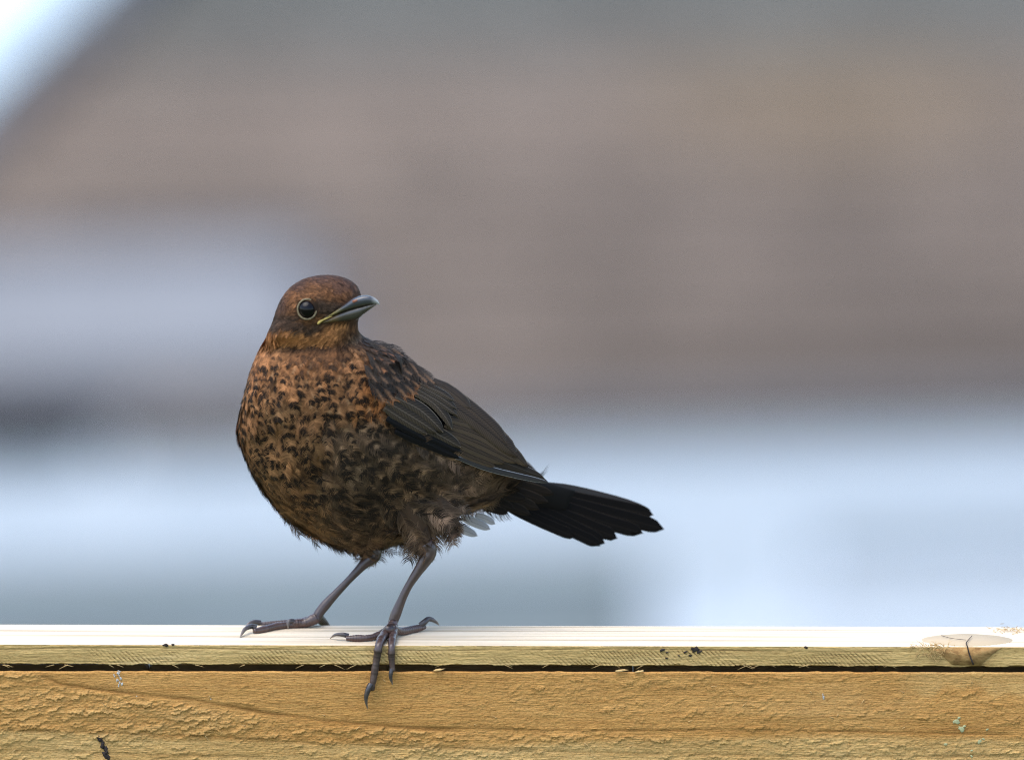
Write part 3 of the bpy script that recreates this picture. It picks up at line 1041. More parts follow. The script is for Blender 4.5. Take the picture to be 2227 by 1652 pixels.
parts = []
body_rows = [
    (592, 712, 770, 700, 19, 12), (567, 745, 794, 730, 20, 17), (546, 790, 838, 748, 19.5, 24.5), (530, 845, 890, 782, 20, 28.5),
    (514, 905, 938, 828, 22, 31), (519, 963, 968, 872, 25, 32), (542, 1030, 996, 925, 29, 32), (585, 1095, 1026, 972, 35, 31),
    (652, 1148, 1056, 988, 42, 29), (738, 1190, 1084, 1004, 50, 27), (848, 1186, 1104, 1018, 58, 24), (938, 1150, 1122, 1030, 66, 19),
    (1020, 1112, 1136, 1040, 75, 15), (1080, 1102, 1150, 1048, 81, 12), (1120, 1108, 1165, 1056, 85, 7)]
parts.append(multi(body_rows, 60))
head_rows = [
    (572, 756, 780, 764, 16, 13.5), (573, 738, 785, 748, 14, 18.0), (579, 722, 783, 728, 13.5, 18.6), (590, 703, 781, 705, 13, 18.5), (597, 682, 786, 684, 12, 19),
    (604, 662, 791, 664, 12, 19), (616, 641, 789, 643, 12, 18), (635, 620, 778, 622, 13, 15.5), (662, 605, 754, 605, 14, 10), (690, 598, 725, 597, 15, 4)]
parts.append(multi(head_rows, 36, 2.2))


def bulge(u, v, y, ru, rv, ry, ang=0.0):
    """ellipsoid lump in drawing units / mm"""
    n, m = 14, 20
    c = W(u, v, y * MM)
    V = []
    for i in range(1, n):
        p = math.pi * i / n
        for j in range(m):
            q = 2 * math.pi * j / m
            a, b_, d = math.sin(p) * math.cos(q) * ru, math.cos(p) * rv, math.sin(p) * math.sin(q) * ry
            a, b_ = a * math.cos(ang) - b_ * math.sin(ang), a * math.sin(ang) + b_ * math.cos(ang)
            V.append(c + RIGHT * a / SC + UP * b_ / SC + FWD * d * MM)
    return loft(np.array(V).reshape(n - 1, m, 3))


parts.append(bulge(738, 668, 5, 46, 34, 11, 0.1))          # forehead over the lores
parts.append(bulge(655, 712, 3, 66, 32, 9, 0.1))          # ear coverts
parts.append(bulge(900, 1090, 33, 110, 70, 12, -0.3))      # flank
parts.append(bulge(1005, 1070, 55, 62, 42, 11, -0.2))      # rear flank
# feathered thighs
for pts, rr in (([(900, 1105, 30), (915, 1155, 26), (925, 1196, 24)], [12, 7.0, 4.0]),
                ([(765, 1120, 46), (788, 1178, 48), (804, 1206, 49)], [13, 7.5, 4.0])):
    pth = spline([W(a, b, c * MM) for a, b, c in pts], 12)
    parts.append(tube(pth, np.interp(np.linspace(0, 1, 12), np.linspace(0, 1, len(rr)), rr) * MM, 20))

Vs, Fs, o = [], [], 0
for V, F in parts:
    Vs.append(V)
    Fs += [tuple(i + o for i in f) for f in F]
    o += len(V)
tmp_me = np_mesh('tmp', np.vstack(Vs), Fs)
bm = bmesh.new()
bm.from_mesh(tmp_me)
bmesh.ops.recalc_face_normals(bm, faces=bm.faces)
bm.to_mesh(tmp_me)
bm.free()
tmp = bpy.data.objects.new('tmp', tmp_me)
COL.objects.link(tmp)
md = tmp.modifiers.new('r', 'REMESH')
md.mode = 'VOXEL'
md.voxel_size = 0.0011
ms = tmp.modifiers.new('s', 'SMOOTH')
ms.factor = 0.5
ms.iterations = 12
dg = bpy.context.evaluated_depsgraph_get()
body_me = bpy.data.meshes.new_from_object(tmp.evaluated_get(dg))
bpy.data.objects.remove(tmp)
body_me.name = 'body'
nv = len(body_me.vertices)
BV = np.zeros(nv * 3)
body_me.vertices.foreach_get('co', BV)
BV = BV.reshape(-1, 3)


def normals(me):
    a = np.zeros(len(me.vertices) * 3, dtype=np.float32)
    me.vertex_normals.foreach_get('vector', a)
    return a.reshape(-1, 3).astype(float)


BN = normals(body_me)
uB, vB = proj(BV)
# soft tufts and folds in the plumage of breast and belly
low = np.clip((vB - 790) / 60, 0, 1) * np.clip((1000 - uB + (vB - 900) * 0.6) / 80, 0, 1)
tuft = (fbm(uB / 24, vB / 64, 3, 321) - 0.5) * 3.0 + (fbm(uB / 60, vB / 60, 2, 322) - 0.5) * 1.6
fold = np.exp(-((uB - (688 + (vB - 880) * 0.03 + 8 * np.sin(vB / 45))) / 9) ** 2) * np.clip((vB - 860) / 40, 0, 1) * np.clip((1170 - vB) / 60, 0, 1)
BV = BV + BN * (low * (tuft - 1.6 * fold) * MM)[:, None]
# feathers add thickness, so the skin sits inside the outline
headness = np.clip((735 - vB) / 40, 0, 1)
BV = BV - BN * ((1.2 - 0.6 * headness) * MM)[:, None]


# --- wing surface
def z3(a, b):
    return 747.9 + a * 0.2301, 697.2 + b * 0.2301


def z5(a, b):
    return 938 + a * 0.2391, 950.7 + b * 0.2391


WPOLY = np.array([z3(*p) for p in [(250, 500), (400, 330), (560, 350), (820, 560), (1000, 655), (1120, 745), (1240, 855), (1380, 985), (1500, 1115), (1600, 1215), (1750, 1345), (1900, 1500),
                                   (1650, 1470), (1400, 1400), (1100, 1300), (800, 1200), (560, 1080), (430, 960), (390, 800), (300, 640)]])


def inside(poly, u, v):
    u, v = np.atleast_1d(u), np.atleast_1d(v)
    r = np.zeros(len(u), bool)
    x, y = poly[:, 0], poly[:, 1]
    j = len(poly) - 1
    for i in range(len(poly)):
        c = ((y[i] > v) != (y[j] > v)) & (u < (x[j] - x[i]) * (v - y[i]) / (y[j] - y[i] + 1e-12) + x[i])
        r ^= c
        j = i
    return r


def wing_y(u, v):
    """depth of the folded wing's surface, mm"""
    d = ((u - 850) * -0.295 + (v - 945) * 0.955) * -1.0       # distance above the lower edge line
    d = np.maximum(d, -40)
    return -4.5 + 0.168 * (u - 850) + 13.0 * (np.maximum(d, 0) / 130) ** 2 + 5.0 * (np.minimum(d + 20, 0) / 50) ** 2


uB, vB = proj(BV)
ins = inside(WPOLY, uB, vB)
wy_ = wing_y(uB, vB) * MM + 2.2 * MM
push = ins & (BV[:, 1] < wy_)
dd = np.where(push, wy_ - BV[:, 1], 0)
BV = BV + FWD[None, :] * (dd / FWD[1])[:, None]
body_me.vertices.foreach_set('co', BV.astype(np.float32).ravel())
body_me.update()
BN = normals(body_me)
body_me.polygons.foreach_set('use_smooth', np.ones(len(body_me.polygons), dtype=bool))
bvh = BVHTree.FromPolygons([tuple(p) for p in BV], [tuple(p.vertices) for p in body_me.polygons])


def hit(u, v):
    d = ray(u, v)
    h = bvh.ray_cast(Vector(CAM), Vector(d).normalized())
    return (np.array(h[0]), np.array(h[1])) if h[0] is not None else (None, None)


# --- plumage fields, all in drawing positions on the bird
FLOW = np.array([
    (778, 632, -.7, -.7), (740, 604, -1, -.15), (690, 598, -1, .15), (640, 618, -.8, .6), (608, 660, -.45, .9), (590, 710, -.3, 1),
    (720, 655, -1, -.1), (760, 660, -.9, -.4), (668, 636, -1, .1), (640, 690, -.95, .3), (690, 718, -.95, .3), (620, 722, -.7, .7), (730, 720, -.6, .6), (765, 712, -.25, 1),
    (772, 745, 0, 1), (720, 755, -.15, 1), (650, 748, -.3, 1), (580, 780, -.1, 1), (700, 800, 0, 1), (540, 860, 0.05, 1), (620, 880, .05, 1), (700, 880, .12, 1),
    (780, 840, .35, 1), (820, 880, .8, .55), (800, 930, .7, .7), (530, 960, .15, 1), (620, 980, .15, 1), (700, 1000, .35, 1), (800, 1000, .75, .65), (880, 980, .9, .5), (950, 1020, .95, .4),
    (600, 1080, .45, 1), (700, 1100, .5, 1), (800, 1100, .6, .8), (900, 1080, .75, .55), (1000, 1060, .95, .3), (1050, 1090, .9, .35),
    (680, 1160, .6, .7), (750, 1190, .6, .75), (850, 1170, .35, .9), (915, 1150, .1, 1), (925, 1190, 0, 1), (1000, 1130, .8, .5), (1090, 1065, 1, 0), (1110, 1100, 1, .2),
    (820, 750, .7, .7), (870, 790, .75, .65), (920, 820, .8, .6), (830, 800, .55, .8), (800, 735, .5, .8)])

L_ = {
    'crown': ((.078, .039, .024), (.032, .019, .012)), 'face': ((.135, .058, .023), (.042, .022, .012)), 'ear': ((.046, .028, .018), (.018, .012, .008)),
    'throat': ((.40, .165, .058), (.035, .018, .010)), 'breast': ((.265, .118, .047), (.013, .008, .005)), 'olive': ((.220, .108, .045), (.014, .009, .006)),
    'belly': ((.190, .108, .058), (.020, .014, .010)), 'dark': ((.180, .102, .054), (.017, .012, .009)), 'flank': ((.215, .128, .078), (.032, .022, .016)),
    'mantle': ((.038, .027, .019), (.17, .070, .030)), 'vent': ((.016, .012, .009), (.010, .008, .006)), 'orange': ((.32, .122, .040), (.018, .010, .006)),
    'crease_shade': ((.070, .033, .015), (.010, .007, .005)), 'ochre': ((.220, .112, .045), (.03, .019, .010))}  # neck crease: shadow under the throat feathers put into the plumage colour
# u, v, palette, spot amount, length mm, half width mm, looseness
CTRL = [
    (700, 603, 'crown', .35, 3.4, 1.0, 0), (650, 622, 'crown', .35, 3.6, 1.0, 0), (760, 618, 'crown', .3, 3.2, .9, 0), (610, 665, 'crown', .35, 4, 1.1, 0), (740, 630, 'crown', .3, 3, .9, 0),
    (715, 645, 'face', .35, 2.8, .8, 0), (760, 655, 'face', .1, 2.4, .7, 0), (640, 655, 'face', .5, 3.2, .9, 0), (715, 672, 'ear', .2, 2.4, .7, 0),
    (630, 700, 'ear', .3, 4.2, .8, 0), (660, 712, 'ear', .3, 4.2, .8, 0), (610, 700, 'ear', .3, 4, .9, 0), (700, 700, 'face', .2, 3.4, .7, 0), (690, 712, 'ear', .2, 3.6, .8, 0),
    (640, 640, 'face', .4, 3, .9, 0), (680, 637, 'face', .3, 2.8, .9, 0), (668, 648, 'face', .2, 2.2, .7, 0), (668, 700, 'face', .3, 2.6, .7, 0), (645, 672, 'face', .3, 2.6, .7, 0), (745, 650, 'face', .1, 2.6, .7, 0), (700, 668, 'ear', .1, 2, .7, 0), (715, 728, 'throat', .12, 4.0, .9, 0), (660, 732, 'throat', .05, 4.2, .9, 0), (620, 728, 'throat', .05, 4.4, .9, 0), (605, 745, 'throat', .4, 4.6, 1.1, 0),
    (640, 758, 'crease_shade', .5, 4, 1.0, 0), (670, 763, 'crease_shade', .5, 4, 1.0, 0), (705, 766, 'crease_shade', .5, 4, 1.0, 0), (745, 770, 'crease_shade', .5, 4, 1.0, 0), (600, 731, 'throat', .1, 4.2, .9, 0), (630, 737, 'throat', .05, 4.2, .9, 0), (660, 742, 'throat', .05, 4.2, .9, 0), (690, 746, 'throat', .1, 4.2, .9, 0), (715, 742, 'throat', .2, 4, .9, 0), (625, 714, 'ear', .2, 4, .8, 0), (645, 718, 'ear', .2, 4, .8, 0), (600, 712, 'ear', .2, 4, .8, 0), (675, 722, 'ear', .2, 4, .8, 0), (690, 666, 'ear', .1, 2, .7, 0), (730, 668, 'ear', .1, 2, .7, 0),
    (640, 738, 'throat', .12, 4.5, 1.0, 0), (690, 738, 'throat', .12, 4.2, 1.0, 0), (735, 715, 'throat', .2, 3.6, .9, 0), (590, 735, 'throat', .3, 4.6, 1.2, 0),
    (765, 715, 'face', .6, 3.6, .9, 0), (770, 745, 'dark', .5, 4.0, 1.0, 0), (740, 755, 'face', .6, 4.2, 1.0, 0),
    (600, 768, 'breast', .9, 5.6, 1.7, 0), (660, 776, 'face', .8, 5.2, 1.5, 0), (720, 780, 'face', .8, 5, 1.4, 0), (770, 780, 'breast', .8, 5.4, 1.6, 0),
    (550, 830, 'breast', .95, 6.4, 1.9, 0), (620, 830, 'breast', .95, 6.4, 1.9, 0), (700, 830, 'breast', .95, 6.2, 1.9, 0), (780, 820, 'breast', .9, 6, 1.8, 0),
    (815, 860, 'orange', .7, 6.6, 2.0, .1), (800, 885, 'orange', .9, 6.6, 2.1, .1), (740, 880, 'breast', 1, 6.8, 2.0, 0),
    (530, 900, 'breast', .95, 7, 2.0, 0), (600, 900, 'olive', 1, 7, 2.0, 0), (670, 900, 'breast', 1, 7, 2.1, .1),
    (530, 980, 'olive', .95, 7.5, 2.1, .1), (600, 980, 'olive', 1, 7.5, 2.1, .1), (670, 990, 'olive', 1, 8, 2.3, .3), (740, 960, 'belly', .9, 8, 2.3, .4), (810, 950, 'belly', .9, 8, 2.4, .4), (850, 960, 'flank', .7, 8.5, 2.4, .4),
    (570, 1055, 'ochre', .6, 8.5, 2.2, .2), (640, 1060, 'olive', .9, 9, 2.4, .4), (720, 1050, 'dark', .9, 9, 2.5, .5), (800, 1040, 'dark', .95, 9, 2.5, .5), (880, 1020, 'dark', .8, 9, 2.6, .5), (940, 1010, 'flank', .6, 9.5, 2.7, .5),
    (620, 1110, 'ochre', .3, 10, 2.5, .5), (690, 1140, 'ochre', .3, 10, 2.6, .6), (780, 1100, 'dark', .9, 10, 2.6, .6), (860, 1080, 'dark', .9, 10, 2.7, .6), (940, 1070, 'belly', .8, 10, 2.9, .7), (1000, 1050, 'flank', .4, 11, 3.0, .8), (1050, 1070, 'flank', .3, 11, 3.2, .9), (1040, 1110, 'flank', .3, 11, 3.2, .9),
    (740, 1180, 'belly', .3, 10, 2.5, .8), (820, 1170, 'belly', .4, 10, 2.6, .8), (900, 1140, 'belly', .5, 10, 2.4, .7), (922, 1185, 'belly', .2, 6, 1.4, .4), (985, 1120, 'flank', .4, 11, 3.0, .9), (800, 1205, 'belly', .3, 6, 1.6, .6),
    (1100, 1090, 'vent', .3, 9, 2.6, .3), (1130, 1085, 'vent', .3, 9, 2.4, .3),
    (800, 738, 'mantle', .6, 5, 1.5, 0), (840, 755, 'mantle', .6, 7, 1.9, 0), (880, 785, 'mantle', .6, 8, 2.1, 0), (930, 815, 'mantle', .6, 8.5, 2.2, 0), (820, 790, 'mantle', .7, 6.5, 1.9, 0), (850, 820, 'mantle', .7, 7, 2.0, 0), (1000, 900, 'mantle', .4, 9, 2.4, 0), (1060, 1000, 'vent', .2, 9, 2.4, 0)]
CU = np.array([(c[0], c[1]) for c in CTRL], float)
CB = np.array([L_[c[2]][0] for c in CTRL])
CDK = np.array([L_[c[2]][1] for c in CTRL])
CP = np.array([c[3:7] for c in CTRL], float)
big = np.array([0.0 if (c[1] < 752 and c[0] < 795) else 1.0 for c in CTRL])
CP[:, 1] *= 1.40 + 0.12 * big
CP[:, 2] *= 0.92 + 0.86 * big
CM = np.array([1.0 if c[2] == 'mantle' else 0.0 for c in CTRL])


def idw(u, v, P, vals, pw=3.0):
    d2 = (u[:, None] - P[None, :, 0]) ** 2 + (v[:, None] - P[None, :, 1]) ** 2 + 30.0
    w = d2 ** (-pw / 2 * 1.3)
    w /= w.sum(1, keepdims=True)
    return w @ vals


# skin colour
sb = idw(uB, vB, CU, CB)
sdk = idw(uB, vB, CU, CDK)
set_col(body_me, 0.25 * sb + 0.45 * sdk)
body = link('body', body_me, M_SKIN, bird)

EYE_UV = (668, 672)
# --- scatter feather roots over the skin
tri = []
for p in body_me.polygons:
    vs = p.vertices
    for k in range(1, len(vs) - 1):
        tri.append((vs[0], vs[k], vs[k + 1]))
tri = np.array(tri)
A, B, C = BV[tri[:, 0]], BV[tri[:, 1]], BV[tri[:, 2]]
area = np.linalg.norm(np.cross(B - A, C - A), axis=1) / 2
cum = np.cumsum(area)
NC = 90000
ti = np.searchsorted(cum, rng.random(NC) * cum[-1])
r1, r2 = np.sqrt(rng.random(NC)), rng.random(NC)
SP = A[ti] * (1 - r1)[:, None] + B[ti] * (r1 * (1 - r2))[:, None] + C[ti] * (r1 * r2)[:, None]
SN = BN[tri[ti, 0]] * (1 - r1)[:, None] + BN[tri[ti, 1]] * (r1 * (1 - r2))[:, None] + BN[tri[ti, 2]] * (r1 * r2)[:, None]
SN /= np.linalg.norm(SN, axis=1)[:, None]
su, sv = proj(SP)
facing = -(SN @ FWD)
prm = idw(su, sv, CU, CP)
wp_small = WPOLY[0] * 0
cen = WPOLY.mean(0)
keep = ~(inside(cen + (WPOLY - cen) * 0.98, su, sv) & (facing > -0.1))
keep &= ~((np.hypot(su - EYE_UV[0], sv - EYE_UV[1]) < 23) & (facing > 0))
BK = np.array([(700, 694), (722, 678), (748, 662), (764, 649), (782, 640), (840, 640), (840, 700), (776, 700), (745, 700), (716, 700)], float)
keep &= ~(inside(BK, su, sv) & (facing > -0.2))
keep &= ~((su > 862) & (sv < 905))
keep &= ~((su > 1058) & (sv < 1062))
keep &= (facing > -0.55) | (rng.random(NC) < 0.35)
cell = 0.004
gridd = {}
sel = []
mind = prm[:, 2] * np.interp(prm[:, 2], [0.9, 2.4], [0.90, 0.78]) * MM * np.where(facing < -0.45, 1.5, 1.0)
for k in range(NC):
    if not keep[k]:
        continue
    p = SP[k]
    q = (int(p[0] // cell), int(p[1] // cell), int(p[2] // cell))
    md_ = mind[k]
    ok = True
    for a in (-1, 0, 1):
        for b in (-1, 0, 1):
            for c in (-1, 0, 1):
                for j in gridd.get((q[0] + a, q[1] + b, q[2] + c), ()):
                    e = SP[j] - p
                    if e[0] * e[0] + e[1] * e[1] + e[2] * e[2] < md_ * md_:
                        ok = False
                        break
                if not ok:
                    break
            if not ok:
                break
        if not ok:
            break
    if ok:
        sel.append(k)
        gridd.setdefault(q, []).append(k)
sel = np.array(sel)
NF = len(sel)
print('feathers', NF)


def feather_template(nb, loose, seed):
    """barbed contour feather: s,t (root->tip, across), h (lift), barb tone, faces as quads"""
    g = np.random.default_rng(seed)
    S, T, Hh, Tn_, Fq = [], [], [], [], []
    for side in (-1, 1):
        s_base = np.linspace(0.03, 0.86, nb) ** 0.95
        clump = g.normal(0, 0.03 + 0.03 * loose, nb // 4 + 2)
        for i_, s0 in enumerate(s_base):
            half = (math.sin(math.pi * min(1, (s0 * 0.86 + 0.12)) ** 0.9) ** 0.7)
            ln_s = (0.34 + 0.10 * loose) * (1.05 - 0.62 * s0) * g.uniform(0.85, 1.15)
            tt = half * g.uniform(0.85, 1.1)
            bw = (0.83 / nb) * (0.62 - 0.15 * loose)
            jit = clump[i_ // 4] + g.normal(0, 0.008)
            if g.random() < 0.08 + 0.1 * loose:
                tt *= g.uniform(0.6, 0.9)
            hz_ = g.normal(0, 0.012 + 0.025 * loose)
            tone_ = g.uniform(0.72, 1.30)
            b0 = len(S)
            for (f, wv) in ((0.0, 1.0), (0.34, 1.0), (0.68, 0.75), (1.0, 0.10)):
                sc_ = s0 + ln_s * (0.55 * f + 0.45 * f * f) + jit * f
                tc_ = side * (0.015 + tt * (1 - (1 - f) ** 1.45))
                for e in (-1, 1):
                    S.append(sc_ + e * bw * wv * 0.7)
                    T.append(tc_ - side * e * bw * wv * 0.9)
                    Hh.append(hz_ * f)
                    Tn_.append(tone_)
            Fq += [(b0 + 2 * q, b0 + 2 * q + 1, b0 + 2 * q + 3, b0 + 2 * q + 2) for q in range(3)]
    b0 = len(S)
    for f in (0.0, 0.5, 1.0):
        for e in (-1, 1):
            S.append(f * 0.98)
            T.append(e * 0.03 * (1 - 0.7 * f))
            Hh.append(0.010)
            Tn_.append(1.1)
    Fq += [(b0, b0 + 1, b0 + 3, b0 + 2), (b0 + 2, b0 + 3, b0 + 5, b0 + 4)]
    return np.array(S), np.array(T), np.array(Hh), np.array(Tn_), np.array(Fq)


NB = {0: 8, 1: 20, 2: 28}
TEMPL = {(c, l): [feather_template(int(NB[c] * (1 + 0.5 * lo)), lo, 100 * c + 10 * l + q) for q in range(5)] for c in (0, 1, 2) for l, lo in enumerate((0.0, 0.4, 0.65))}

FP, FN, FU, FVv = SP[sel], SN[sel], su[sel], sv[sel]
EYE_CLR = 25.0
fl = idw(FU, FVv, FLOW[:, :2], FLOW[:, 2:], 2.4)
dirs = fl[:, :1] * RIGHT[None] - fl[:, 1:] * UP[None]
wob = (fbm(FU / 38, FVv / 38, 2, 501) - 0.5)[:, None] * 1.5 * np.clip((FVv - 770) / 60, 0, 1)[:, None]
cw, sw = np.cos(wob), np.sin(wob)
fl = np.hstack([fl[:, :1] * cw - fl[:, 1:] * sw, fl[:, :1] * sw + fl[:, 1:] * cw])
dirs = fl[:, :1] * RIGHT[None] - fl[:, 1:] * UP[None]
dirs += rng.normal(0, 0.12, dirs.shape)
# on the side facing away the run of the feathers still goes back along the body
dirs += FWD[None] * 0.15
Tn = dirs - FN * np.sum(dirs * FN, 1)[:, None]
Tn /= np.linalg.norm(Tn, axis=1)[:, None] + 1e-9
Bn = np.cross(FN, Tn)
FPRM = prm[sel]
# a feather shows its outer half, so it is coloured for the spot its tip covers
CUe, CVe = proj(FP + Tn * (FPRM[:, 1] * 0.62 * MM)[:, None])
FB = idw(CUe, CVe, CU, CB, 3.2)
FD = idw(CUe, CVe, CU, CDK, 3.2)
FM = idw(CUe, CVe, CU, CM[:, None], 3.5)[:, 0]
patch_n = fbm(FU / 30, FVv / 30, 3, 777)
acc = {}
for k in range(NF):
    Ln = FPRM[k, 1] * MM * rng.uniform(0.85, 1.15)
    Wd = FPRM[k, 2] * MM * rng.uniform(0.85, 1.15)
    lo = FPRM[k, 3]
    li = 0 if lo < 0.2 else (1 if lo < 0.6 else 2)
    c = 0 if Ln < 0.0048 else (1 if Ln < 0.0085 else 2)
    if math.hypot(FU[k] - EYE_UV[0], FVv[k] - EYE_UV[1]) < 60 and FN[k] @ FWD < 0.3:
        for _ in range(6):
            ut, vt = proj(FP[k] + Tn[k] * Ln)
            um, vm = proj(FP[k] + Tn[k] * Ln * 0.6)
            if min(math.hypot(ut[0] - EYE_UV[0], vt[0] - EYE_UV[1]), math.hypot(um[0] - EYE_UV[0], vm[0] - EYE_UV[1])) < EYE_CLR:
                Ln *= 0.72
    S, T, Hh, BT, Fq = TEMPL[(c, li)][rng.integers(5)]
    lift = 0.10 + 0.05 * rng.random() + 0.10 * lo * rng.random()
    curl = 0.16 + 0.05 * rng.random() - 0.06 * lo
    side = rng.normal(0, 0.06)
    s2 = S
    hh_ = []
    for f in (0.5, 1.0):
        pf = FP[k] + Tn[k] * (Ln * f)
        nr = bvh.find_nearest(Vector(pf))
        hh_.append(float((np.array(nr[0]) - pf) @ FN[k]) + (0.00022 + 0.014 * Ln + 0.06 * Wd) * (f * 2 - 0.3 * f) + 0.05 * lo * rng.random() * Ln * f)
    h1, h2_ = float(np.clip(hh_[0], -0.2 * Ln, 0.16 * Ln)), float(np.clip(hh_[1], -0.6 * Ln, 0.26 * Ln))
    q0 = 0.0001
    qa = 2 * h2_ - 4 * h1 + 2 * q0
    qb = 4 * h1 - h2_ - 3 * q0
    hgt = q0 + qb * s2 + qa * s2 * s2 + Hh * Ln - 0.05 * (T * Wd) ** 2 / 0.006
    along = s2 * Ln
    acr = T * Wd + side * s2 * s2 * Ln
    P = FP[k] + Tn[k] * along[:, None] + Bn[k] * acr[:, None] + FN[k] * hgt[:, None]
    # colouring
    base, dk, amt, mant = FB[k], FD[k], FPRM[k, 0], FM[k]
    tone = rng.uniform(0.78, 1.22) if FVv[k] > 752 else rng.uniform(0.55, 1.5)
    at_ = np.abs(T)
    if mant > 0.5:
        col = np.repeat(base[None] * tone, len(S), 0)
        st = np.clip((S - 0.55) / 0.3, 0, 1) * np.clip(1 - at_ / 0.38, 0, 1) * amt * (1.6 if rng.random() < 0.65 else 0.3)
        st = np.clip(st, 0, 1)[:, None]
        col = col * (1 - st) + dk[None] * rng.uniform(0.8, 1.8) * st
        ed = np.clip((at_ - 0.75) / 0.25, 0, 1)[:, None] * 0.3
        col = col * (1 - ed) + base[None] * 1.9 * ed
    else:
        col = np.repeat(base[None] * tone, len(S), 0)
        # paler shaft streak, dusky root, dark drop at the tip
        pB = np.clip((FVv[k] - 900 + (FU[k] - 700) * 0.55) / 120, 0, 1) * np.clip((FVv[k] - 840) / 60, 0, 1) * np.clip((1230 - FVv[k]) / 110, 0.15, 1) * (0.25 if FU[k] > 985 else 1.0)
        if FU[k] < 690 and FVv[k] > 1010:
            pB *= 0.35
        isB = rng.random() < pB * 0.85
        if isB:
            col = np.repeat((base * 0.34 + dk * 0.5)[None] * tone, len(S), 0)
            bd = ((S - rng.uniform(0.62, 0.74)) / rng.uniform(0.14, 0.24)) ** 2 + ((T - rng.normal(0, 0.08)) / rng.uniform(0.28, 0.5)) ** 2
            bd = np.clip((1.2 - bd) / 0.9, 0, 1)[:, None] * rng.uniform(0.35, 1.0)
            col = col * (1 - bd) + (base * 1.35)[None] * bd
        stre = (np.clip(1 - at_ / 0.22, 0, 1) * 0.35)[:, None]
        col = col * (1 + stre)
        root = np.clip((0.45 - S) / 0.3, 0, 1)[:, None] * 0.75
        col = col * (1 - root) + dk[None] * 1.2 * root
        a_ = amt * rng.uniform(1.0, 1.7)
        if rng.random() < 0.12:
            a_ *= 0.25
        if FVv[k] > 770:
            sh = (patch_n[k] - 0.5) * 2.2
            col = col * (1 + 0.35 * sh) * np.array([[1 + 0.10 * sh, 1.0, 1 - 0.08 * sh]])
            if rng.random() < 0.30 and not isB:
                pal = (np.clip(1 - at_ / 0.3, 0, 1) * np.clip((S - 0.35) / 0.3, 0, 1) * 0.6)[:, None]
                col = col * (1 - pal) + np.array([[.36, .215, .105]]) * (0.5 + 0.5 * base[0] / .3) * pal
        dd_ = ((S - rng.uniform(0.86, 0.98)) / rng.uniform(0.19, 0.31)) ** 2 + ((T - rng.normal(0, 0.12)) / rng.uniform(0.55, 0.95)) ** 2 + rng.normal(0, 0.18, len(S))
        drop = np.clip((1.35 - dd_) / 0.5, 0, 1)
        drop = np.clip(drop * a_, 0, 1)[:, None]
        col = col * (1 - drop) + dk[None] * drop
        if isB:
            drop = drop * 0.6
            col = col * (1 - drop) + dk[None] * drop
        if lo > 0.3:
            wisp = np.clip((at_ - 0.5) / 0.4, 0, 1)[:, None] * 0.45 * lo
            col = col * (1 - wisp) + np.array([[.17, .12, .075]]) * wisp
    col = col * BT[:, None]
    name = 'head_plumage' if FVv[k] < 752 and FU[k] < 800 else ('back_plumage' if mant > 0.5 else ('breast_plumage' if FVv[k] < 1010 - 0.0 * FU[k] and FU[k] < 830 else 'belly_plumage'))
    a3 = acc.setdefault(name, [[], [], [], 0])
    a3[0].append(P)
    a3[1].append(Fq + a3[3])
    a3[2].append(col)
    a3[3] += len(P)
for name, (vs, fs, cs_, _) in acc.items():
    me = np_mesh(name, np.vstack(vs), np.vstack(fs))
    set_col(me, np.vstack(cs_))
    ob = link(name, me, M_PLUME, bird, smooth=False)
    ob['kind'] = 'stuff'
    print(name, len(me.polygons))


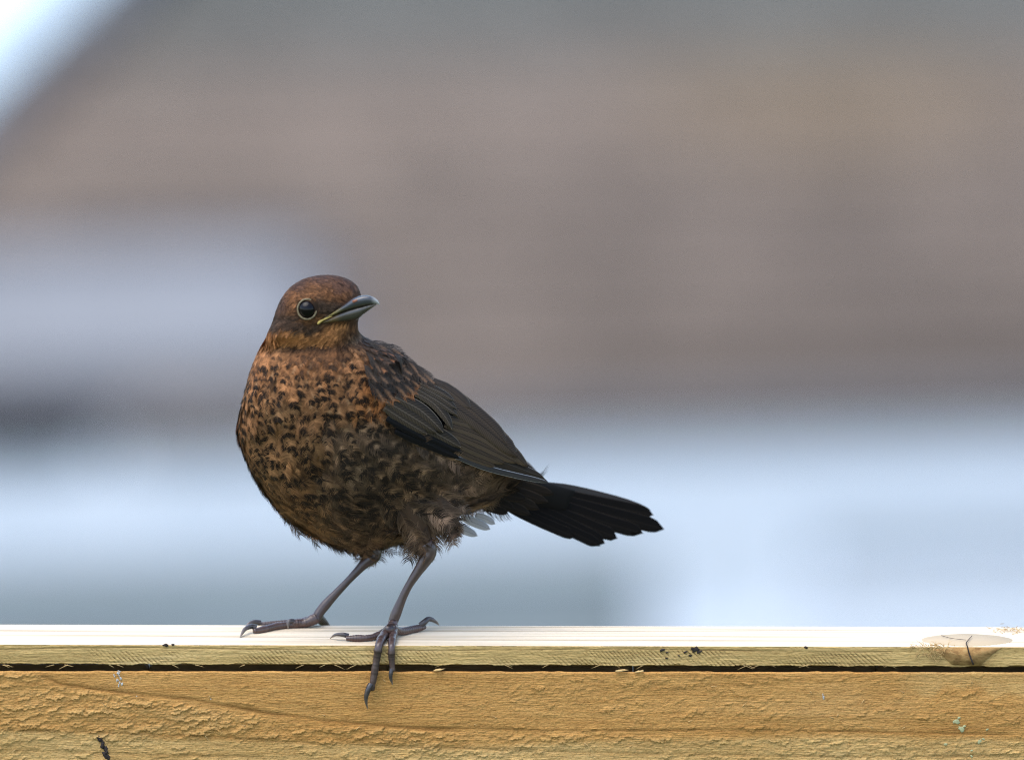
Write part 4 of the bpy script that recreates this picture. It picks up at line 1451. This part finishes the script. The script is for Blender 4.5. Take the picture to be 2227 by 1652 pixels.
# --- flight feathers
def quill(name, pts, hw, mat, parent, yfun, layer, n=22, m=8, tipround=0.55, camber=0.10, ragged=0.0, lift_tip=0.0, roll=0.0):
    """one flight feather; pts in drawing units along the shaft, hw half width in drawing units"""
    c = spline(np.array(pts, float), n)
    T = np.gradient(c, axis=0)
    T /= np.linalg.norm(T, axis=1)[:, None]
    Nn = np.stack([-T[:, 1], T[:, 0]], -1)
    V, UVs = [], []
    for i in range(n):
        s = i / (n - 1)
        w = hw * min(1.0, 0.55 + 1.6 * s)
        if s > 1 - tipround:
            q = (s - (1 - tipround)) / tipround
            w *= max(0.0, 1 - q ** 2.6) ** 0.55
        for j in range(m + 1):
            t_ = j / m * 2 - 1
            w_in = w * (1.0 if t_ < 0 else 0.8)
            jag = ragged * hw * (random.random() - 0.5) * (s > 0.88)
            p = c[i] + Nn[i] * t_ * w_in + T[i] * (-abs(t_) * w_in * 0.25 * (s > 0.9) + jag)
            y = yfun(p[0], p[1]) - layer * 0.28 - camber * hw / SC * 1000 * (1 - t_ * t_) - lift_tip * s * s + roll * t_ * hw / SC * 1000
            V.append(W(p[0], p[1], y * MM))
            UVs.append((j / m, s))
    F = [tuple(f) for f in grid_faces(n, m + 1)]
    nvx = len(V)
    # underside, a hair behind, so the vane has thickness
    V2 = [p + FWD * 0.00012 for p in V]
    F2 = [tuple(reversed([i + nvx for i in f])) for f in F]
    bd = [j for j in range(m + 1)] + [i * (m + 1) + m for i in range(1, n)] + [(n - 1) * (m + 1) + j for j in range(m - 1, -1, -1)] + [i * (m + 1) for i in range(n - 2, 0, -1)]
    F3 = [(bd[k], bd[(k + 1) % len(bd)], bd[(k + 1) % len(bd)] + nvx, bd[k] + nvx) for k in range(len(bd))]
    me = np_mesh(name, np.array(V + V2), F + F2 + F3)
    uvl = me.uv_layers.new(name='UVMap')
    li = np.zeros(len(me.loops), dtype=np.int32)
    me.loops.foreach_get('vertex_index', li)
    uva = np.array(UVs + UVs)
    uvl.data.foreach_set('uv', uva[li].astype(np.float32).ravel())
    bm = bmesh.new()
    bm.from_mesh(me)
    bmesh.ops.recalc_face_normals(bm, faces=bm.faces)
    bm.to_mesh(me)
    bm.free()
    return link(name, me, mat, parent)


DENSE = [feather_template(44, 0.1, 900 + q) for q in range(4)]


def soft_quill(name, pts, hw, parent, yfun, layer, c_base, c_shaft, c_tip, tip_from):
    """soft body-type feather on the shoulder, with its own barbs"""
    n = 40
    c = spline(np.array(pts, float), n)
    T2 = np.gradient(c, axis=0)
    T2 /= np.linalg.norm(T2, axis=1)[:, None]
    Nn = np.stack([-T2[:, 1], T2[:, 0]], -1)
    S, T, Hh, BT, Fq = DENSE[rng.integers(4)]
    x = np.clip(S, 0, 1) * (n - 1)
    i0 = np.minimum(x.astype(int), n - 2)
    f = (x - i0)[:, None]
    P = c[i0] * (1 - f) + c[i0 + 1] * f + T2[-1] * np.maximum(S - 1, 0)[:, None] * np.linalg.norm(c[-1] - c[0])
    P = P + (Nn[i0] * (1 - f) + Nn[i0 + 1] * f) * (T * hw)[:, None]
    y = yfun(P[:, 0], P[:, 1]) - layer * 0.22 - 0.28 * hw / SC * 1000 * (1 - T * T) - 0.35 * S * S - Hh * 4
    V = np.array([W(p[0], p[1], q * MM) for p, q in zip(P, y)])
    me = np_mesh(name, V, Fq)
    at_ = np.abs(T)
    col = np.repeat(np.array(c_base)[None] * rng.uniform(0.8, 1.25), len(S), 0)
    ed = np.clip((at_ - 0.6) / 0.4, 0, 1)[:, None] * 0.5
    col = col * (1 - ed) + np.array(c_base)[None] * 2.0 * ed
    wed = np.clip((S - 0.35 * (1 - at_) * 0 - tip_from - 0.18 * (0.5 - at_)) / 0.16, 0, 1)[:, None]
    col = col * (1 - wed) + np.array(c_tip)[None] * rng.uniform(0.6, 1.1) * wed
    st = (np.clip(1 - at_ / 0.13, 0, 1) * np.clip((S - 0.35) / 0.3, 0, 1))[:, None] * 0.8
    col = col * (1 - st) + np.array(c_shaft)[None] * st
    set_col(me, col * BT[:, None])
    return link(name, me, M_PLUME, parent, smooth=False)


# wing base: the dark folded wing the feathers lie on
cenw = WPOLY.mean(0)
pl = cenw + (WPOLY - cenw) * 0.90
Vw, Fw = [], []
NPW = len(pl)
for lay, off in ((0.55, 0.0), (1.0, 0.0), (1.0, 2.0)):
    for (u, v) in cenw + (pl - cenw) * lay:
        Vw.append(W(u, v, (wing_y(u, v) + 0.5 + off) * MM))
Vw.append(W(cenw[0], cenw[1], (wing_y(*cenw) + 0.5) * MM))
Fw = [tuple(f) for f in grid_faces(3, NPW, True)] + [(j, (j + 1) % NPW, 3 * NPW) for j in range(NPW)]
wing = link('wing', np_mesh('wing', np.array(Vw), Fw), simple('wing_under', (0.010, 0.009, 0.009), 0.8, 0.1), bird)


def zq(name, pts, hw, mat, layer, **k):
    return quill(name, [z3(*p) for p in pts], hw * 0.2301, mat, wing, wing_y, layer, **k)


for nm, pts, hw, mat, lay in [
    ('primary', [(1040, 1285), (1350, 1395), (1640, 1468), (1935, 1528)], 30, M_PRIM0, 5),
    ('primary', [(1000, 1200), (1350, 1350), (1930, 1522)], 42, M_PRIM, 1),
    ('primary', [(1000, 1160), (1450, 1340), (1915, 1508)], 42, M_PRIM, 2),
    ('primary', [(1000, 1120), (1500, 1330), (1890, 1482)], 46, M_PRIM, 3),
    ('secondary', [(950, 1150), (1150, 1275), (1430, 1380)], 52, M_SEC, 4),
    ('secondary', [(950, 1090), (1200, 1215), (1520, 1350)], 55, M_SEC, 5),
    ('secondary', [(950, 1040), (1250, 1155), (1640, 1345)], 58, M_SEC, 6),
    ('secondary', [(950, 980), (1300, 1095), (1700, 1360)], 60, M_SEC, 7),
    ('secondary', [(960, 920), (1350, 1040), (1740, 1385)], 62, M_SEC, 8),
    ('primary_covert', [(480, 1040), (800, 1165), (1090, 1300)], 62, M_BLACK, 6),
    ('primary_covert', [(600, 1030), (850, 1120), (1110, 1250)], 70, M_BLACK, 7),
    ('primary_covert', [(650, 960), (900, 1080), (1110, 1200)], 72, M_GC, 8),
    ('tertial', [(800, 660), (1150, 880), (1450, 1110), (1640, 1290)], 92, M_TERT, 10),
    ('tertial', [(840, 600), (1120, 770), (1390, 1000), (1545, 1175)], 70, M_TERT, 11),
    ('tertial', [(840, 565), (1040, 690), (1200, 830)], 55, M_TERT, 12),
    ('alula', [(400, 925), (560, 1000), (690, 1070), (782, 1138)], 50, M_BLACK, 10),
    ('greater_covert', [(380, 820), (520, 910), (680, 1010), (790, 1075)], 62, M_GC, 11),
    ('greater_covert', [(400, 760), (600, 880), (760, 980), (880, 1065)], 68, M_GC, 12),
    ('greater_covert', [(480, 720), (700, 830), (850, 960), (940, 1060)], 70, M_GC, 13),
    ('greater_covert', [(600, 640), (820, 760), (950, 900), (1022, 1032)], 54, M_GC, 14),
    ('greater_covert', [(700, 650), (900, 770), (1074, 895)], 46, M_GC, 15),
    ('greater_covert', [(720, 620), (900, 715), (1068, 835)], 42, M_GC, 16),
    ('greater_covert', [(720, 590), (900, 672), (1044, 758)], 38, M_GC, 17),
    ('median_covert', [(230, 540), (330, 670), (400, 790)], 52, M_MC, 18),
    ('median_covert', [(300, 560), (410, 680), (500, 785)], 52, M_MC, 19),
    ('median_covert', [(390, 540), (500, 640), (605, 758)], 50, M_MC, 20),
    ('median_covert', [(480, 530), (600, 620), (692, 712)], 46, M_MC, 21),
    ('median_covert', [(580, 520), (670, 590), (724, 655)], 40, M_MC, 22),
    ('lesser_covert', [(190, 420), (260, 510), (315, 600)], 42, M_LC, 23),
    ('lesser_covert', [(280, 430), (370, 530), (430, 615)], 44, M_LC, 24),
    ('lesser_covert', [(370, 430), (470, 520), (545, 600)], 44, M_LC, 25),
    ('lesser_covert', [(460, 420), (570, 510), (640, 585)], 42, M_LC, 26),
    ('scapular', [(600, 400), (720, 510), (815, 605)], 46, M_LC, 26),
    ('scapular', [(660, 400), (780, 510), (880, 600)], 42, M_LC, 27),
    ('scapular', [(560, 390), (660, 490), (740, 575)], 42, M_LC, 28),
    ('scapular', [(460, 370), (560, 460), (650, 540)], 44, M_LC, 29),
    ('lesser_covert', [(330, 350), (420, 440), (500, 515)], 42, M_LC, 29),
    ('lesser_covert', [(230, 330), (310, 420), (380, 500)], 42, M_LC, 30),
    ('scapular', [(520, 320), (620, 410), (715, 510)], 42, M_LC, 31),
    ('scapular', [(420, 290), (510, 380), (590, 450)], 42, M_LC, 32),
    ('scapular', [(560, 370), (690, 468), (800, 570)], 44, M_LC, 24),
    ('scapular', [(640, 440), (740, 520), (850, 600)], 36, M_LC, 23),
    ('scapular', [(440, 280), (570, 360), (690, 462)], 46, M_LC, 26),
    ('scapular', [(330, 215), (460, 280), (580, 380)], 46, M_LC, 28),
    ('scapular', [(230, 190), (350, 240), (470, 320)], 44, M_LC, 30),
    ('scapular', [(300, 260), (400, 330), (480, 410)], 44, M_LC, 32)]:
    small = nm in ('median_covert', 'lesser_covert', 'scapular')
    if small:
        pts = [(a + rng.normal(0, 9), b + rng.normal(0, 9)) for a, b in pts]
        hw *= rng.uniform(0.95, 1.3)
        mc = nm == 'median_covert'
        soft_quill(nm, [z3(*p) for p in pts], hw * 0.2301 * 1.12, wing, wing_y, lay * 0.8, (.020, .015, .011) if mc else (.034, .025, .018),
                   (.22, .11, .05) if mc else (.19, .10, .052), (.27, .105, .034) if mc else (.11, .062, .036), 0.74 if mc else 0.90)
        continue
    zq(nm, pts, hw, mat, lay, lift_tip=0.4, camber=0.26, tipround=0.35 if nm in ('primary', 'secondary', 'tertial') else (0.85 if small else 0.62))


# the other wing, folded on the far flank
def far_y(u, v):
    return 62 + 0.10 * (u - 850)


fpoly = np.array([(840, 800), (930, 830), (1000, 880), (1060, 950), (1120, 1010), (1165, 1036), (1100, 1020), (1000, 980), (900, 920)])
Vw, Fw = [], []
for off in (0, 2.0):
    for (u, v) in fpoly:
        Vw.append(W(u, v, (far_y(u, v) + off) * MM))
nfp = len(fpoly)
Fw = [tuple(range(nfp)), tuple(range(2 * nfp - 1, nfp - 1, -1))] + [(j, nfp + j, nfp + (j + 1) % nfp, (j + 1) % nfp) for j in range(nfp)]
wing2 = link('wing', np_mesh('wing', np.array(Vw), Fw), wing.data.materials[0], bird, smooth=False)
for k in range(6):
    q = k * 9
    quill('primary', [(900 + q, 850 + q), (1010 + q * .8, 920 + q * .7), (1176 - q * .3, 1036 - q * .35)], 11, M_PRIM, wing2, far_y, -k - 1)


# --- tail
def tail_y(u, v):
    return 78 + 0.085 * (u - 1090) - 0.03 * (v - 1090)


tb_rows = [(1050, 1108, 1110, 1030, 76, 11), (1090, 1110, 1140, 1036, 79, 8), (1130, 1110, 1172, 1043, 82, 5), (1180, 1106, 1204, 1052, 85, 2.5), (1230, 1110, 1250, 1066, 88, 0.8)]
V, F = multi(tb_rows, 16)
tail = link('tail', np_mesh('tail', V, F), simple('tail_base', (0.005, 0.0045, 0.004), 0.8, 0.15), bird)
for pts, hw, lay, mat in [
    ([(700, 430), (1200, 540), (1650, 632), (2015, 705)], 70, 0, M_TAIL),
    ([(620, 470), (1200, 600), (1700, 725), (2112, 832)], 78, 1, M_TAIL),
    ([(620, 500), (1200, 650), (1600, 780), (1922, 872)], 74, 2, M_TAIL),
    ([(600, 510), (1100, 680), (1480, 830), (1692, 915)], 70, 3, M_TAIL),
    ([(600, 540), (1100, 725), (1420, 880), (1575, 962)], 62, 4, M_TAIL),
    ([(580, 560), (1000, 735), (1350, 895), (1532, 982)], 58, 5, M_TAIL),
    ([(560, 560), (900, 730), (1150, 840), (1300, 900)], 58, 6, M_TAIL)]:
    quill('tail_feather', [z5(*p) for p in pts], hw * 0.2391, mat, tail, tail_y, lay * 1.4, n=26, tipround=0.12, ragged=0.35, camber=0.04)
quill('tail_feather', [z5(*p) for p in [(900, 412), (1300, 474), (1700, 572), (1995, 662)]], 36 * 0.2391, M_TAILTOP, tail, tail_y, -3, n=26, tipround=0.35, camber=0.04)
for k, (pts, hw) in enumerate([([(560, 400), (800, 440), (1120, 520)], 55), ([(520, 440), (760, 500), (1060, 590)], 60), ([(540, 500), (740, 560), (980, 650)], 60),
                               ([(500, 560), (700, 620), (900, 700)], 55), ([(480, 480), (640, 520), (860, 560)], 60), ([(460, 560), (600, 600), (760, 660)], 60), ([(460, 620), (560, 650), (690, 690)], 45)]):
    quill('tail_covert', [z5(*p) for p in pts], hw * 0.2391, M_VENT, tail, lambda u, v: 66 + 0.06 * (u - 1090), k * 0.8, n=16, tipround=0.5, ragged=0.4)
# pale under-tail coverts
for k, (pts, hw) in enumerate([([(140, 800), (270, 835), (420, 895)], 46), ([(270, 730), (400, 780), (535, 835)], 46), ([(400, 710), (490, 740), (580, 788)], 38)]):
    quill('undertail_covert', [z5(*p) for p in pts], hw * 0.2391, M_WHITE if k < 3 else M_WHITE, tail, lambda u, v: 62.0, k * -1.0, n=14, tipround=0.5)

# --- eye
hp, hn = hit(*EYE_UV)
er = 19.5 / SC
ec = hp - np.array(ray(*EYE_UV)) / np.linalg.norm(ray(*EYE_UV)) * 0.0004 + np.array(ray(*EYE_UV)) * er * 0.62


def sphere(c, r, n=24, m=32):
    V = []
    for i in range(1, n):
        p = math.pi * i / n
        for j in range(m):
            q = 2 * math.pi * j / m
            V.append(c + r * np.array([math.sin(p) * math.cos(q), math.sin(p) * math.sin(q), math.cos(p)]))
    return loft(np.array(V).reshape(n - 1, m, 3))


V, F = sphere(ec, er * 1.04)
eye = link('eye', np_mesh('eye', V, F), M_EYE, bird)
fwdn = np.array(ray(*EYE_UV))
fwdn /= np.linalg.norm(fwdn)
fn = 0.75 * -fwdn + 0.25 * hn
fn /= np.linalg.norm(fn)
a1 = np.cross(fn, [0, 0, 1.0]); a1 /= np.linalg.norm(a1)
a2 = np.cross(a1, fn)
rings = []
for i in range(48):
    q = 2 * math.pi * i / 48
    dirr = a1 * math.cos(q) * 0.98 + a2 * math.sin(q) * (1.05)
    cc = ec + fn * er * 0.50 + dirr * er * 1.06
    th = np.linspace(0, 2 * np.pi, 8, endpoint=False)
    rr = 0.00038 * (0.8 + 0.35 * random.random())
    rings.append([cc + rr * (math.cos(x) * dirr + math.sin(x) * fn * 0.8) for x in th])
rings.append(rings[0])
V, F = loft(np.array(rings), cap=False)
link('eye_ring', np_mesh('eye_ring', V, F), M_RING, eye)
# the other eye
hp2 = ec + FWD * 0.030 + RIGHT * 0.006
V, F = sphere(hp2, er, 14, 18)
link('eye', np_mesh('eye', V, F), M_EYE, bird)

# --- beak
yb = 1.0


def mandible(name, rows, colf, parent, n=26, m=18):
    Rw = spline(np.array(rows, float), n)
    rg = [ring((r[0], r[1]), (r[2], r[3]), r[4], max(r[5], 0.05), m, 2.7) for r in Rw]
    V, F = loft(rg)
    me = np_mesh(name, V, F)
    u, v = proj(V)
    set_col(me, np.array([colf(a, b) for a, b in zip(u, v)]))
    return link(name, me, M_BEAK, parent)


def upc(u, v):
    t_ = np.clip((u - 806) / 18, 0, 1)
    base = np.array([0.040, 0.041, 0.046])
    tom = np.clip(1 - abs(v - np.interp(u, [716, 744, 773, 801, 820], [688, 677, 668.6, 663, 659])) / 5.0, 0, 1) * np.clip((818 - u) / 30, 0, 1)
    base = base * (1 - 0.6 * tom) + np.array([0.20, 0.15, 0.05]) * 0.6 * tom
    rear = np.clip((745 - u) / 25, 0, 1)
    base = base * (1 - rear) + np.array([0.22, 0.17, 0.05]) * rear
    return base * (1 - t_) + np.array([0.42, 0.40, 0.36]) * t_


def loc_(u, v):
    t_ = np.clip((u - 795) / 25, 0, 1)
    base = np.array([0.036, 0.030, 0.022])
    rear = np.clip((742 - u) / 22, 0, 1)
    base = base * (1 - rear) + np.array([0.12, 0.075, 0.03]) * rear
    return base * (1 - t_) + np.array([0.10, 0.075, 0.04]) * t_


gsurf = [hit(u_, v_)[0] for u_, v_ in ((708, 693), (722, 690), (736, 686))]
YG = np.mean([g_[1] for g_ in gsurf if g_ is not None]) * 1000


def by(u):
    return YG + 2.6 - (u - 722) / 109 * 7.0


up_rows = [(702, 697, 706, 690, by(704) - 2, 3.0), (716, 690, 722, 680, by(716), 4.2), (744, 678.5, 749, 662, by(744), 5.2), (773, 669.6, 766, 649.5, by(770), 5.0),
           (790, 665.5, 783, 643.4, by(788), 4.2), (803, 663, 800, 642.3, by(803), 3.2), (813, 661, 814.5, 648, by(813), 2.2), (821, 661, 822.5, 655.5, by(821), 1.1), (825, 663, 825.5, 661, by(825), 0.25)]
lo_rows = [(700, 704, 702, 698, by(702) - 1.5, 2.6), (722, 702, 720, 689.5, by(720), 3.8), (750, 700, 746, 676.3, by(746), 4.4), (776, 695, 772, 667.8, by(774), 4.0),
           (789, 684.5, 788, 664.8, by(788), 3.2), (802, 675, 801, 662.2, by(802), 2.4), (812, 667.5, 812, 661.4, by(812), 1.5), (818.5, 662.5, 818.8, 660.4, by(818), 0.4)]
upb = mandible('upper_beak', up_rows, upc, bird)
lob = mandible('lower_beak', lo_rows, loc_, bird)
gp = spline([W(690, 705, (by(690) - 6.0) * MM), W(697, 698.5, (by(697) - 5.2) * MM), W(712, 691.5, (by(712) - 4.6) * MM), W(722, 687.5, (by(722) - 4.5) * MM)], 16)
V, F = tube(gp, np.interp(np.linspace(0, 1, 16), [0, .12, .4, 1], [0.3, 0.62, 0.40, 0.08]) * MM, 10)
link('gape', np_mesh('gape', V, F), M_GAPE, upb)
V, F = tube([W(767, 656.5, (by(768) - 4.7) * MM), W(777, 653.0, (by(777) - 4.5) * MM)], [0.0007, 0.0004], 8)
link('nostril', np_mesh('nostril', V, F), simple('nostril_skin', (0.20, 0.075, 0.04), 0.6, 0.2), upb)

# --- legs and feet
C_TAR = np.array([0.054, 0.035, 0.029])
C_PINK = np.array([0.12, 0.056, 0.042])
C_CLAW = np.array([0.050, 0.043, 0.042])


def limb(name, pts, rad, parent, scut=0.0, pitch=2.0, flat=1.0, col=C_TAR, col2=None, n=60, m=14, pads=0.0):
    c = spline(np.array(pts, float), n)
    L = np.concatenate([[0], np.cumsum(np.linalg.norm(np.diff(c, axis=0), axis=1))])
    s = L / L[-1]
    r = np.interp(s, np.linspace(0, 1, len(rad)), rad) * MM
    ph = (L * 1000 / pitch) % 1.0
    r = r * (1 + scut * (np.clip(1 - ph * 1.15, -0.2, 1) - 0.4) * 0.5)
    if pads:
        r = r * (1 + pads * np.maximum(0, np.sin(L * 1000 / 4.2 * math.pi)) ** 2)
    V, F = tube(c, r, m, flat)
    me = np_mesh(name, V, F)
    ringc = np.repeat(ph, m)
    ringc = np.concatenate([ringc, [0, 0]])
    cc = np.repeat((col[None]), len(V), 0) * (0.55 + 0.75 * np.clip(ringc * 3, 0, 1))[:, None] if scut else np.repeat(col[None], len(V), 0)
    if col2 is not None:
        # underside pinkish
        cen_ = np.vstack([np.repeat(c, m, 0), c[:1], c[-1:]])
        dn = np.clip(((cen_ - V)[:, 2] / np.maximum(np.concatenate([np.repeat(r, m), r[:1], r[-1:]]), 1e-6)), 0, 1)[:, None] * 0.8
        cc = cc * (1 - dn) + col2[None] * dn
    if name == 'claw':
        q = np.concatenate([np.repeat(s, m), [0, 1]])[:, None]
        cc = C_CLAW[None] * (0.7 + 0.3 * q) * (1 - q ** 3) + np.array([[0.28, 0.23, 0.18]]) * q ** 3
    set_col(me, cc)
    return link(name, me, M_LEG, parent)


def wl(lst):
    return [W(u, v, y * MM) for u, v, y in lst]


def onz(lst):
    return [WZ(u, v, z * MM) for u, v, z in lst]


# near leg
near = limb('leg', wl([(925, 1180, 24), (934, 1198, 24), (922, 1221, 23.5), (886, 1277, 22.5), (863, 1328, 22), (853, 1356, 21.5), (850, 1368, 20.8)]),
            [3.3, 3.1, 2.2, 1.75, 1.9, 2.4, 2.0], bird, 0.0, 5.0, col2=None)
yA = 20.5
limb('toe', [W(854, 1350, .0200), W(848, 1365, .0175), W(838, 1377, .0125), W(829, 1389, .004), W(823.5, 1404, -.0026), W(819.5, 1428, -.0026), W(816.5, 1446, -.0026), W(813, 1468, -.0026), W(809.5, 1490, -.0030), W(809.8, 1500, -.0030)],
     [1.5, 2.3, 2.0, 1.9, 1.9, 1.75, 1.6, 1.55, 1.6, 0.9], near, 0.22, 1.25, pads=0.12)
limb('claw', wl([(807, 1486, -3.4), (801, 1497, -4.2), (796, 1514, -4.2), (796.5, 1528, -3.0), (799.5, 1541, -1.2)]), [1.35, 1.25, 0.95, 0.55, 0.1], near)
limb('toe', [W(857, 1350, .0205), W(855.5, 1366, .0180), W(854, 1382, .0105), W(852, 1397, .001), W(851.3, 1408, -.0024), W(851, 1426, -.0024), W(852, 1440, -.0024), W(853.5, 1458, -.0026)],
     [1.4, 2.2, 1.9, 1.7, 1.65, 1.5, 1.4, 1.1], near, 0.22, 1.2, pads=0.14)
limb('claw', wl([(852, 1453, -2.6), (849.5, 1464, -3.2), (849.8, 1475, -2.8), (853.5, 1488, -1.2)]), [1.1, 0.95, 0.65, 0.1], near)
limb('toe', onz([(848, 1366, 5.5), (836, 1373, 3.2), (818, 1382, 2.0), (800, 1386, 1.7), (782, 1387, 1.6), (765, 1387, 1.6), (752, 1387, 1.6)]),
     [2.0, 1.8, 1.6, 1.4, 1.4, 1.55, 1.0], near, 0.22, 1.2, col2=C_PINK, pads=0.12)
limb('claw', onz([(757, 1382, 2.3), (746, 1379, 3.0), (732, 1379, 2.8), (724, 1382, 1.8), (717, 1388, 0.25)]), [1.15, 1.0, 0.75, 0.5, 0.1], near)
limb('toe', onz([(852, 1364, 5.0), (866, 1371, 2.6), (880, 1371, 1.9), (898, 1367, 1.8), (916, 1364, 1.8), (923, 1362, 1.9)]),
     [2.0, 1.9, 1.8, 1.7, 1.75, 1.0], near, 0.16, 1.3, col2=C_PINK)
limb('claw', onz([(914, 1359, 2.8), (922, 1352, 4.2), (932, 1345, 5.2), (945, 1349.5, 4.0), (955, 1359, 1.4)]), [1.5, 1.35, 1.1, 0.7, 0.1], near)

# far leg
far = limb('leg', wl([(800, 1180, 49), (815, 1204, 49), (793, 1224, 48), (748, 1271, 46), (713, 1308, 45), (695, 1330, 44), (686, 1345, 43)]),
           [3.2, 3.0, 2.0, 1.6, 1.8, 2.3, 2.2], bird, 0.0, 5.0)
limb('toe', onz([(688, 1342, 4.5), (668, 1352, 2.6), (645, 1355.5, 2.0), (622, 1358, 1.8), (600, 1361, 1.7), (578, 1366, 1.6), (560, 1370, 1.6), (551, 1371, 1.6)]),
     [2.4, 2.1, 1.8, 1.6, 1.6, 1.45, 1.5, 1.0], far, 0.2, 1.25, col2=C_PINK, pads=0.12)
limb('claw', onz([(557, 1364, 2.5), (546, 1361, 3.2), (534, 1366, 3.0), (527, 1375, 1.8), (521, 1387, 0.2)]), [1.3, 1.15, 0.9, 0.6, 0.1], far)
limb('toe', wl([(690, 1344, 43), (672, 1350, 41), (655, 1352, 39.5), (644, 1353, 38.5), (634, 1353, 38)]), [2.2, 1.9, 1.7, 1.6, 1.3], far, 0.2, 1.25, col2=C_PINK, pads=0.1)
limb('claw', wl([(638, 1350, 38), (629, 1350.5, 37), (625.5, 1358, 36.2), (627.5, 1368, 36)]), [1.2, 1.1, 0.7, 0.1], far)
limb('toe', wl([(690, 1343, 45), (650, 1351, 47), (610, 1354, 46.5), (575, 1356.5, 45.5), (562, 1357, 45)]), [2.0, 1.6, 1.4, 1.3, 1.0], far, 0.2, 1.25)
limb('claw', wl([(566, 1353, 45), (552, 1351.5, 44), (540, 1357, 42), (533, 1366, 39)]), [1.2, 1.0, 0.8, 0.2], far)
limb('toe', wl([(690, 1340, 45), (701, 1350, 49), (710, 1360, 51.5), (713, 1368, 53)]), [2.3, 2.0, 1.7, 1.2], far, 0.15, 1.3)
limb('claw', wl([(711, 1362, 52.5), (715, 1370, 54), (714, 1380, 53.5)]), [1.2, 0.9, 0.15], far)
